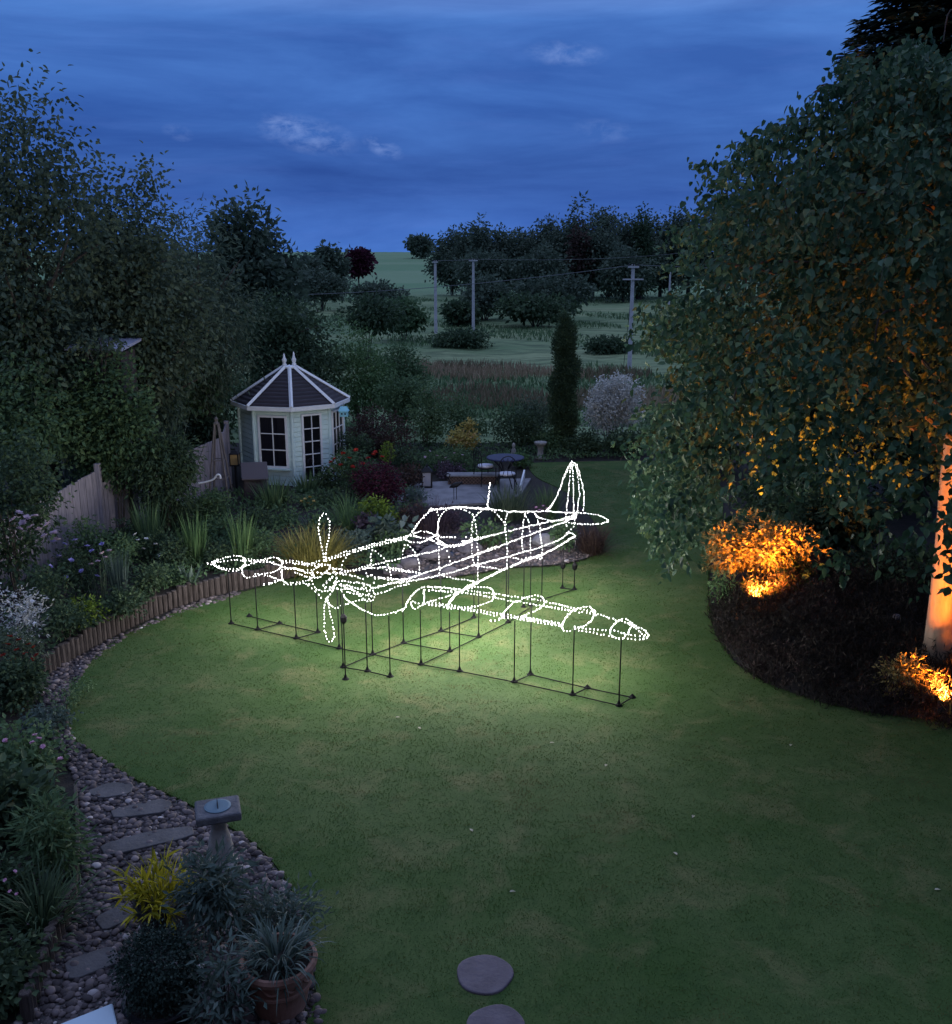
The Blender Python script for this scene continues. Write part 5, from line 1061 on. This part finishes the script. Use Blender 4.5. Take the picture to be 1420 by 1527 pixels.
gc = shrub('ground_cover', 'grey-green creeping plant across the narrow neck of the path', 'plant', (30, 1058, 110, 1120), 10.9, 'grey', 1500, .04, .028, zg=0.0, csize=.13, ry=.35)
shrub('lawn_edge_weed', 'low leafy weeds on the lawn edge by the end of the log edging', 'plant', (78, 1015, 112, 1098), 11.3, 'mid', 500, .035, .025, zg=0.0, csize=.09, ry=.8, nl=4)
pf = shrub('geranium', 'bushy green geranium with pink flowers at the left edge', 'plant', (-70, 1080, 98, 1185), 9.9, 'mid', 2600, .065, .05, zg=0.0, csize=.18); flowers(pf, 'pink', [(8, 1105, -.62), (52, 1097, -.5), (58, 1102, -.5), (48, 1108, -.5), (64, 1114, -.5), (90, 1132, -.2)], .035)
shrub('broadleaf_border', 'large dark broad-leaved plant at the left edge below the geranium', 'plant', (-80, 1150, 70, 1290), 8.7, 'dark', 1500, .13, .075, zg=0.0, csize=.25, shape='ovate')
sword('border_iris', 'broad grey-green upright leaves beside the edging board', 'plant', (48, 1142, 98, 0), 1230, 'grey', 16, .05, lean=.16, bend=.1)
shrub('goldenrod', 'green tall leafy stems beside the edging board', 'plant', (20, 1175, 112, 1330), 8.0, 'mid', 1000, .12, .026, zg=0.0, csize=.18, nl=6)
sword('crocosmia', 'arching strappy green leaves left of the pebble path', 'plant', (20, 1290, 110, 0), 1395, 'dark', 200, .026, lean=.42, bend=.8)
af = shrub('aster', 'dark leafy plant with tiny pink flowers in the bottom left corner', 'plant', (-80, 1290, 60, 1460), 7.4, 'dark', 2600, .06, .04, zg=0.0, csize=.2); flowers(af, 'pink', [(22, 1300, -.3), (8, 1313, -.35), (15, 1330, -.35), (25, 1334, -.35), (40, 1380, -.3), (14, 1401, -.4)], .02)
shrub('left_corner_bush', 'dark bush filling the very bottom left corner', 'shrub', (-130, 1400, 50, 1560), 6.5, 'dark', 2200, .07, .045, zg=0.0, csize=.2)
# ---- more of the border planting, packed between the named clumps
FILL = [('feathery dark green plant at the back of the raised border by the fence', (95, 770, 160, 840), 16.6, 'mid'), ('leafy plant under the shaggy conifer', (150, 770, 215, 830), 17.2, 'dark'), ('dark leafy plant between the two taller iris clumps', (240, 800, 275, 850), 16.3, 'dark'), ('low green plant in front of the middle irises', (300, 810, 350, 862), 16.6, 'dark'),
        ('grey-green plant between the irises and the yellow tussock', (350, 790, 408, 858), 17.2, 'mid'), ('leafy plant behind the irises below the obelisk', (300, 768, 350, 815), 18.4, 'mid'), ('dark clump behind the irises at the foot of the barbecue cover', (340, 758, 405, 812), 18.8, 'dark'), ('low green plant between the fern and the tussock', (395, 762, 450, 800), 19.4, 'mid'),
        ('small green plant behind the propeller', (450, 770, 500, 805), 19.3, 'light'), ('dark green plant between the arching grass and the rose bush', (470, 725, 530, 770), 20.9, 'dark'), ('dark leafy plant in front of the maroon bush', (590, 755, 650, 800), 19.6, 'brown'), ('hazy purple plant beside the dark pond', (640, 755, 700, 800), 19.8, 'purple'),
        ('green plant at the left of the red fountain grass', (820, 775, 862, 818), 18.4, 'mid'), ('dark plant right of the lychnis stems', (200, 835, 250, 885), 15.0, 'dark'), ('leafy clump behind the nearest logs beside the lilac spikes', (140, 870, 215, 925), 14.2, 'dark'), ('mixed leafy plant at the log edging under the seed heads', (60, 900, 130, 965), 13.2, 'dark'),
        ('dark leafy plant behind the silver plant', (40, 840, 110, 910), 13.8, 'dark'), ('leafy plant between the fence post and the irises', (150, 800, 200, 850), 16.0, 'mid'), ('low plant behind the left end of the gravel bed', (560, 790, 612, 835), 18.3, 'mid'), ('grey-leaved low plant beside the hosta', (500, 790, 550, 830), 18.0, 'grey'),
        ('dark bush between the summerhouse and the rose bush', (470, 690, 520, 745), 23.2, 'dark'), ('brownish plant between the maroon bush and the lantern', (596, 690, 632, 730), 23.4, 'brown'), ('dark plant behind the maroon bush', (560, 660, 640, 712), 25.6, 'dark'), ('purple hazy plant behind the terrace planter', (648, 690, 690, 722), 24.6, 'purple'),
        ('green plant right behind the lattice planter', (690, 688, 740, 716), 25.2, 'mid')]
for lab, bx_, Y, mt in FILL: shrub('border_plant', lab, 'plant', bx_, Y, mt, 900, .065, .04, 'leafy plants filling the borders', zg=(.24 if Y < 18 and bx_[0] < 400 else 0.0), csize=.15, ry=.5)
# ---- low planting that closes over the soil of the beds
MIDB = gp([(385, 868), (392, 770), (470, 722), (600, 726), (640, 760), (604, 822), (596, 862), (520, 854), (440, 858)])[:, :2]; BACKB = gp([(470, 712), (620, 712), (790, 690), (960, 686), (960, 664), (470, 668)])[:, :2]; FENB = gp([(150, 800), (300, 768), (390, 768), (392, 800), (385, 860), (280, 870)])[:, :2]
gcv = MB()
for poly, n, z in ((MIDB, 5200, 0.0), (BACKB, 6000, 0.0), (BORDER, 5200, .24), (FENB, 2500, .1)):
    P = sample_poly(poly, n); hgt = .04+.16*vnoise(P[:, 0], P[:, 1], 1.6, 3)*rng.uniform(.3, 1.6, n); V, Fa, T = leaves(np.c_[P, z+hgt], unit(rdir(n)+np.array([0, 0, .7])), unit(rdir(n)*.6+np.array([0, 0, 1])), rng.uniform(.06, .12, n), rng.uniform(.035, .06, n), np.clip(vnoise(P[:, 0]+3, P[:, 1], 1.1, 2)*1.2-.2+rng.uniform(-.1, .3, n), 0, 1), 'ovate'); gcv.addarr(V, Fa, T)
kind(tag(gcv.build('bed_planting', LM['mid']), 'low leafy ground cover closing over the soil of the garden beds', 'ground cover'), 'stuff')
# ---- foreground pots
sword('yellow_plant', 'bright yellow-leaved plant standing in the dark pot by the path', 'plant', (188, 1262, 300, 0), 1345, 'yellow', 60, .014, zg=.31, lean=.42, bend=.55, rad=.12); 
yp = bpy.data.objects['yellow_plant']; yp.location = (PY[0], PY[1], .31)
LS = MB(); sl = MB()
for i in range(30):
    a = rng.uniform(0, 6.283); ln_ = rng.uniform(.20, .40); el = rng.uniform(.35, 1.35); d = np.array([math.cos(a)*math.cos(el), math.sin(a)*math.cos(el), math.sin(el)]); p = np.array([math.cos(a), math.sin(a), 0])*rng.uniform(0, .10); pth = []
    for k in range(8): pth.append(p.copy()); p = p+d*ln_/7; d = unit(d+np.array([0, 0, -.10])+rng.normal(size=3)*.06)
    pth = np.array(pth); sl.tube(pth[::2], .003, 4); m_ = 9; f = np.sort(rng.uniform(.25, 1, m_)); Q = np.stack([np.interp(f*7, range(8), pth[:, c]) for c in range(3)], 1); tg = unit(np.stack([np.gradient(pth[:, c])[(f*6.9).astype(int)] for c in range(3)], 1))
    V, Fa, T = leaves(Q, unit(tg*.7+rdir(m_)*.75+np.array([0, 0, .1])), unit(rdir(m_)*.5+np.array([0, 0, 1])), rng.uniform(.09, .17, m_), rng.uniform(.020, .034, m_), rng.uniform(0, 1, m_), 'ovate'); LS.addarr(V, Fa, T)
LS.build('leaf_sprays', LM['yellow'], yp); sl.build('stem', M_STEM, yp)
shrub('helichrysum', 'soft grey-green plant behind the terracotta pot at the lawn edge', 'plant', (345, 1322, 478, 1412), 7.15, 'grey', 1100, .075, .022, zg=0.0, csize=.15, up=.6, nl=7)
sp2, _, _ = sword('spider_plant', 'arching grey-green grassy plant in the terracotta pot', 'plant', (352, 1372, 490, 0), 1440, 'grey', 200, .021, zg=.40, lean=.6, bend=1.05, rad=.15, seg=6); sp2.location = (PT[0], PT[1], .39)
sbb = shrub('grey_leaf_shrub', 'grey-green lance-leaved shrub between the sundial and the pots', 'shrub', (268, 1268, 366, 1440), 7.05, 'grey', 1100, .105, .026, zg=0.0, csize=.2, up=.6)
shrub('grey_leaf_seedling', 'grey-green leafy shoots in front of the terracotta pot', 'shrub', (270, 1405, 385, 1540), 6.15, 'grey', 560, .10, .026, zg=0.0, csize=.2, up=.6)
bxb = thing('clipped_bush', 'dark clipped round bush in the pot at the bottom edge', 'shrub', (PBX[0], PBX[1], .22)); V, Fa, T = cloud([(0, 0, .26, .28, .28, .27)], 620, 12, .09, .026, .017, inner=.6); MB().addarr(V, Fa, T).build('foliage', LM['spruce'], bxb); MB().tube([(0, 0, -.02), (0, 0, .25)], .02, 6).build('stem', M_BARK, bxb)

# ---- behind the fence and the summerhouse
shrub('dark_conifer', 'dark shaggy conifer in front of the fence left of the summerhouse', 'conifer', (182, 632, 296, 800), 18.6, 'dark', 7000, .11, .035, zg=0.0, csize=.24, nl=9, droop=.5, spread=.55)
shrub('climbing_plant', 'leafy climber growing over the foot of the obelisk', 'plant', (280, 722, 345, 800), 19.6, 'mid', 1700, .06, .04, zg=0.0, csize=.17)
rg, _, _ = sword('bamboo_thicket', 'thicket of tall pale stems behind the fence', 'thicket', (60, 560, 330, 0), 735, 'grey', 900, .024, lean=.12, bend=.15, rad=1.9); rg.location.y = 20.6
shrub('thicket_bush', 'leafy thicket at the left edge behind the pink-flowered shrub', 'shrub', (-60, 520, 110, 720), 17.6, 'mid', 4200, .10, .06, csize=.3)
shrub('thicket_bush', 'grey-green bushy thicket left of the summerhouse roof', 'shrub', (255, 520, 372, 690), 27.0, 'mid', 4200, .10, .06, csize=.3)
shrub('thicket_bush', 'pale green tall thicket right of the summerhouse roof', 'shrub', (478, 468, 590, 640), 33.0, 'light', 5200, .12, .06, csize=.35, nl=9)
shrub('thicket_bush', 'bushy green thicket in front of the left utility pole', 'shrub', (560, 478, 636, 630), 34.5, 'mid', 5000, .12, .06, csize=.35, nl=9)
shrub('thicket_bush', 'dark green shrubs low behind the purple hedge', 'shrub', (560, 540, 640, 650), 30.0, 'mid', 3000, .10, .055, csize=.3)
tree('garden_tree', 'dark dense tree right behind the summerhouse', (300, 428, 502, 640), 32.0, 'dark', 9500, .15, .09, 'trees on the left boundary', csize=.5, nl=12)
tree('birch_tree', 'tall leafy birch at the far left edge of the photo', (-130, 92, 142, 700), 19.0, 'olive', 16000, .11, .07, 'trees on the left boundary', csize=.42, nl=14, shape='ovate', droop=.6)
tree('birch_tree', 'drooping birch second from the left edge, before the roof', (66, 226, 308, 650), 21.0, 'olive', 15000, .11, .07, 'trees on the left boundary', csize=.42, nl=14, shape='ovate', droop=.6)
tree('willow_tree', 'wispy willow rising behind the drooping birch', (200, 262, 372, 640), 25.0, 'olive', 11000, .16, .04, 'trees on the left boundary', csize=.5, nl=10, droop=.7)
tree('beech_tree', 'big round dark tree left of the distant field', (278, 284, 452, 560), 62.0, 'far', 7500, .42, .28, 'trees on the left boundary', csize=1.1, nl=12)
tree('garden_tree', 'dark tree filling the gap below the far left birch', (-60, 390, 130, 700), 23.0, 'dark', 7000, .13, .08, 'trees on the left boundary', csize=.5, nl=10)
tree('garden_tree', 'dark leafy tree below the willow', (180, 420, 330, 660), 26.5, 'dark', 6500, .13, .08, 'trees on the left boundary', csize=.5, nl=10)
tree('sycamore_tree', 'dark tree behind the far left birches', (60, 330, 260, 600), 36.0, 'far', 5500, .26, .17, 'trees on the left boundary', csize=.8, nl=10)
for lab, bx_, Y, mt in [('leafy bush filling the gap behind the fence post', (90, 560, 215, 735), 20.8, 'mid'), ('dark leafy bush behind the fence below the lilac roof', (150, 500, 270, 700), 22.5, 'dark'), ('bush at the left edge below the tall birch', (-70, 430, 70, 640), 18.6, 'mid'), ('olive bush between the drooping birch and the summerhouse', (255, 440, 350, 600), 28.5, 'olive'), ('dark bush behind the lower fence panels', (230, 600, 330, 705), 24.6, 'dark')]:
    shrub('thicket_bush', lab, 'shrub', bx_, Y, mt, 4200, .11, .065, csize=.3)
for lab, bx_, Y in [('dense dark hedge behind the birch, left stretch', (960, 575, 1140, 720), 25.5), ('dense dark hedge behind the birch, middle stretch', (1110, 540, 1300, 745), 23.5), ('dense dark hedge behind the birch, right stretch', (1270, 520, 1500, 770), 21.5), ('dark bush between the orange-lit shrub and the birch trunk', (1190, 720, 1330, 880), 18.0)]:
    shrub('garden_hedge', lab, 'hedge', bx_, Y, 'dark', 5200, .12, .075, 'dark hedges behind the birch', zg=0.0, csize=.28, nl=9)
tree('garden_tree', 'dark tree between the far left birch and the drooping birch', (70, 330, 210, 690), 24.0, 'dark', 7500, .13, .08, 'trees on the left boundary', csize=.5, nl=12)
tree('garden_tree', 'dark spreading tree below the drooping birch', (130, 400, 320, 680), 24.8, 'mid', 8000, .13, .08, 'trees on the left boundary', csize=.5, nl=12)
# house glimpsed through the left trees
gx, gy, gz = Wp(142, 514, 18.75); gh = thing('shed', 'low building with a pale lilac roof glimpsed through the left trees', 'shed', (gx, gy, 0)); MB().box((0, .55, gz/2-.08), (.80, .8, gz-.16)).build('wall', M_BROWN, gh)
MB().add(np.array([(-.56, -.05, gz-.10), (.50, -.05, gz-.12), (.50, 1.1, gz-.02), (-.56, 1.1, gz+.0), (-.56, -.05, gz-.05), (.50, -.05, gz-.07), (.50, 1.1, gz+.03), (-.56, 1.1, gz+.05)]), [(3,2,1,0),(4,5,6,7),(0,1,5,4),(1,2,6,5),(2,3,7,6),(3,0,4,7)]).build('roof', surf('lilac_roof', (.36, .36, .46), rough=.6), gh)
shrub('thicket_bush', 'leafy thicket standing right in front of the low lilac-roofed building', 'shrub', (78, 511, 222, 745), 18.45, 'mid', 6500, .10, .06, csize=.2, nl=5, ry=.30, spread=.35)
shrub('thicket_bush', 'loose leafy twigs hanging in front of the lilac roof', 'shrub', (84, 478, 205, 540), 18.35, 'olive', 420, .10, .06, csize=.2, nl=6, zg=3.2, spread=.8, ry=.25)

# ---- meadow: bushes, trees, poles, wires, reeds
FT = 'trees standing in the far fields'
for lab, bx_, Y in [('round dark tree in the field left of the copper tree', (468, 366, 514, 430), 190), ('small bushy tree at the edge of the far field by the big round tree', (436, 384, 476, 440), 170)]:
    tree('field_tree', lab, bx_, Y, 'far', 2400, .9, .6, FT, csize=2.0, nl=7, bare=.05)
tree('copper_beech', 'dark copper-coloured tree alone in the sloping field', (514, 368, 553, 412), 250, 'maroon', 2400, 1.0, .7, FT, csize=2.0, nl=7)
tree('lone_tree', 'lone round tree on the skyline above the wood edge', (612, 352, 646, 389), 480, 'far', 1800, 1.8, 1.2, FT, csize=3.4, nl=5, bare=.15)
wood = [(648, 338, 700, 440, 205), (672, 328, 735, 440, 200), (712, 330, 775, 445, 196), (752, 322, 812, 445, 200), (790, 312, 842, 445, 194), (820, 326, 872, 445, 188), (878, 292, 945, 445, 196), (860, 335, 915, 448, 184), (925, 318, 985, 448, 190), (960, 310, 1020, 448, 200), (1000, 308, 1065, 450, 196), (1040, 300, 1120, 450, 192), (1100, 305, 1190, 450, 196), (1170, 310, 1260, 450, 190), (1240, 305, 1330, 450, 196), (1310, 300, 1420, 450, 190), (905, 360, 960, 450, 176), (690, 365, 760, 448, 180), (775, 362, 830, 450, 178)]
for i, (a, b2, c, d, Y) in enumerate(wood):
    tree('wood_tree', 'dark leafy tree in the wood beyond the meadow', (a-12, b2, c+12, d), Y, 'far', 5600, .62, .42, 'trees of the wood beyond the meadow', csize=1.9, nl=11, bare=.03, spread=.66)
tree('wood_pine', 'tall pointed pine standing above the far wood', (842, 300, 884, 440), 186, 'far', 2400, .9, .4, 'trees of the wood beyond the meadow', csize=1.8, conic=True, bare=.2)
tree('wood_pine', 'pointed conifer standing at the left part of the far wood', (700, 318, 732, 440), 190, 'far', 2400, .8, .35, 'trees of the wood beyond the meadow', csize=1.4, conic=True, bare=.2)
tree('wood_pine', 'slim pointed conifer at the right part of the far wood', (946, 298, 974, 440), 186, 'dark', 2400, .8, .35, 'trees of the wood beyond the meadow', csize=1.3, conic=True, bare=.2)
tree('wood_tree', 'bare reddish dark tree in the middle of the far wood', (848, 330, 880, 448), 182, 'brown', 1500, .7, .4, 'trees of the wood beyond the meadow', csize=1.6, nl=6)
hg = 'bushes scattered over the meadow'
for lab, bx_, Y, mt in [('wide hedge of dark bushes in front of the wood, right half', (770, 405, 890, 470), 130, 'far'), ('dark bushes in front of the wood behind the middle pole', (668, 412, 780, 474), 128, 'far'), ('bush at the right foot of the meadow hedge', (735, 440, 862, 482), 118, 'dark'), ('low bushes around the foot of the left pole', (664, 450, 722, 485), 120, 'dark'),
        ('bushes at the bottom of the sloping field, beside the thicket', (512, 418, 605, 458), 160, 'far'), ('long low hedge crossing below the copper tree', (430, 400, 520, 450), 150, 'far'), ('scrubby bush left of the meadow poles', (572, 450, 632, 490), 100, 'mid'), ('dark scrub above the pale thicket', (490, 440, 600, 500), 78, 'dark'), ('low rushy clump in the middle of the meadow', (640, 498, 735, 520), 92, 'dark'), ('small rushy clump at the right of the meadow', (872, 510, 940, 526), 86, 'dark')]:
    shrub('meadow_bush', lab, 'bush', bx_, Y, mt, 2600, .55 if Y > 95 else .35, .36 if Y > 95 else .2, hg, csize=1.1, nl=9, spread=.72)
n = 26000; X = rng.uniform(-16, 26, n); Yv = rng.uniform(48, 80, n); dens = np.sin(X*.21+Yv*.11)+np.sin(Yv*.46+.4*np.sin(X*.2))+.6*np.sin(X*.55+2); kp = (dens > .55) & (X > -.08*Yv); X, Yv = X[kp], Yv[kp]; n = len(X)
V, Fa, T = blades(np.stack([X, Yv, TZ(X, Yv)], 1), rng.uniform(0, 6.28, n), np.abs(rng.normal(0, .25, n)), rng.uniform(.35, .85, n), .10, 2, .4, np.clip(.3*rng.uniform(0, 1, n)+.5*(np.sin(X*.3+1)*np.sin(Yv*.3) > -.1)*rng.uniform(.3, 1.2, n), 0, 1))
kind(tag(MB().addarr(V, Fa, T).build('reeds', LM['reed']), 'belt of brownish reeds and rushes across the wet meadow', 'reeds'), 'stuff')
n = 70000; Yv = 45+rng.uniform(0, 1, n)**1.2*150; X = rng.uniform(-.35, .5, n)*Yv; ds = np.sin(X*.17+1)*np.sin(Yv*.13)+.5*np.sin(X*.4+Yv*.23); kp = ds > .1; X, Yv = X[kp], Yv[kp]; n = len(X)
V, Fa, T = blades(np.stack([X, Yv, TZ(X, Yv)], 1), rng.uniform(0, 6.28, n), np.abs(rng.normal(0, .3, n)), rng.uniform(.2, .5, n), .14, 2, .4)
kind(tag(MB().addarr(V, Fa, T).build('meadow_grass', LM['mid']), 'tussocky grass scattered over the green meadow', 'grass'), 'stuff')
M_POLE = surf('pole_wood', (.33, .32, .33), (.44, .43, .44), rough=.85, nscale=3)
def pole(label, px, top, bot, Y, r=.14, arm=None, low=False):
    g = Wp(px, bot, Y); zt = Wp(px, top, Y)[2]; zg = min(g[2], float(TZ(g[0], Y))); t_ = thing('utility_pole', label, 'utility pole', (g[0], Y, zg), 0, 'utility poles in the meadow'); MB().tube([(0, 0, -.3), (0, 0, zt-zg)], [r, r*.7], 10).build('pole', M_POLE, t_)
    if arm: MB().box((0, -.16, zt-zg-.18), (arm, .12, .14)).build('crossarm', M_POLE, t_); 
    if arm:
        for sx in (-.42, 0, .42): MB().lathe((sx*arm, -.16, zt-zg-.11), [(.05, 0), (.07, .06), (.04, .16)], 8).build('insulator', M_BLACK, t_)
    if low: MB().box((0, -.18, (zt-zg)*.86), (1.5, .10, .10)).build('crossarm', M_POLE, t_); MB().tube([(0, 0, (zt-zg)*.85), (-.4, .3, .0)], .02, 4).build('stay_wire', M_BLACK, t_)
    return np.array([g[0], Y, zt])
p1 = pole('left of the two slim pale poles in the meadow', 650, 388, 488, 108, .19, .55); p2 = pole('slim pale pole with a short crossarm, right of the left pole', 706, 386, 478, 114, .19, 1.0); p3 = pole('nearest and thickest pole, with a lower crossarm, by the birch', 939, 394, 543, 75, .17, .8, True); p4 = pole('thin distant pole in front of the right end of the wood', 998, 404, 446, 160, .18)
def wire(a, b2, label, r, sag, wv):
    a, b2 = np.array(a), np.array(b2); tt = np.linspace(0, 1, 25); p = a+(b2-a)*tt[:, None]; p[:, 2] -= sag*4*tt*(1-tt); tag(MB().tube(p, r, 4).build('power_line', wv), label, 'power line')
M_LINE = surf('cable', (.10, .11, .12), rough=.6)
wire(p3+np.array([0, -.16, -.05]), Wp(200, 438, 92), 'sagging cable running left from the nearest pole', .022, .9, M_LINE); wire(p3+np.array([.3, -.16, -.05]), Wp(1420, 400, 70), 'cable running from the nearest pole into the birch', .02, .2, M_LINE)
wire(p2+np.array([0, -.16, -.03]), Wp(1060, 372, 170), 'thin cable running right from the slim poles past the wood', .018, .6, M_LINE); wire(p1+np.array([0, 0, -.03]), p2+np.array([0, -.16, -.03]), 'short cable between the two slim meadow poles', .018, .05, M_LINE)
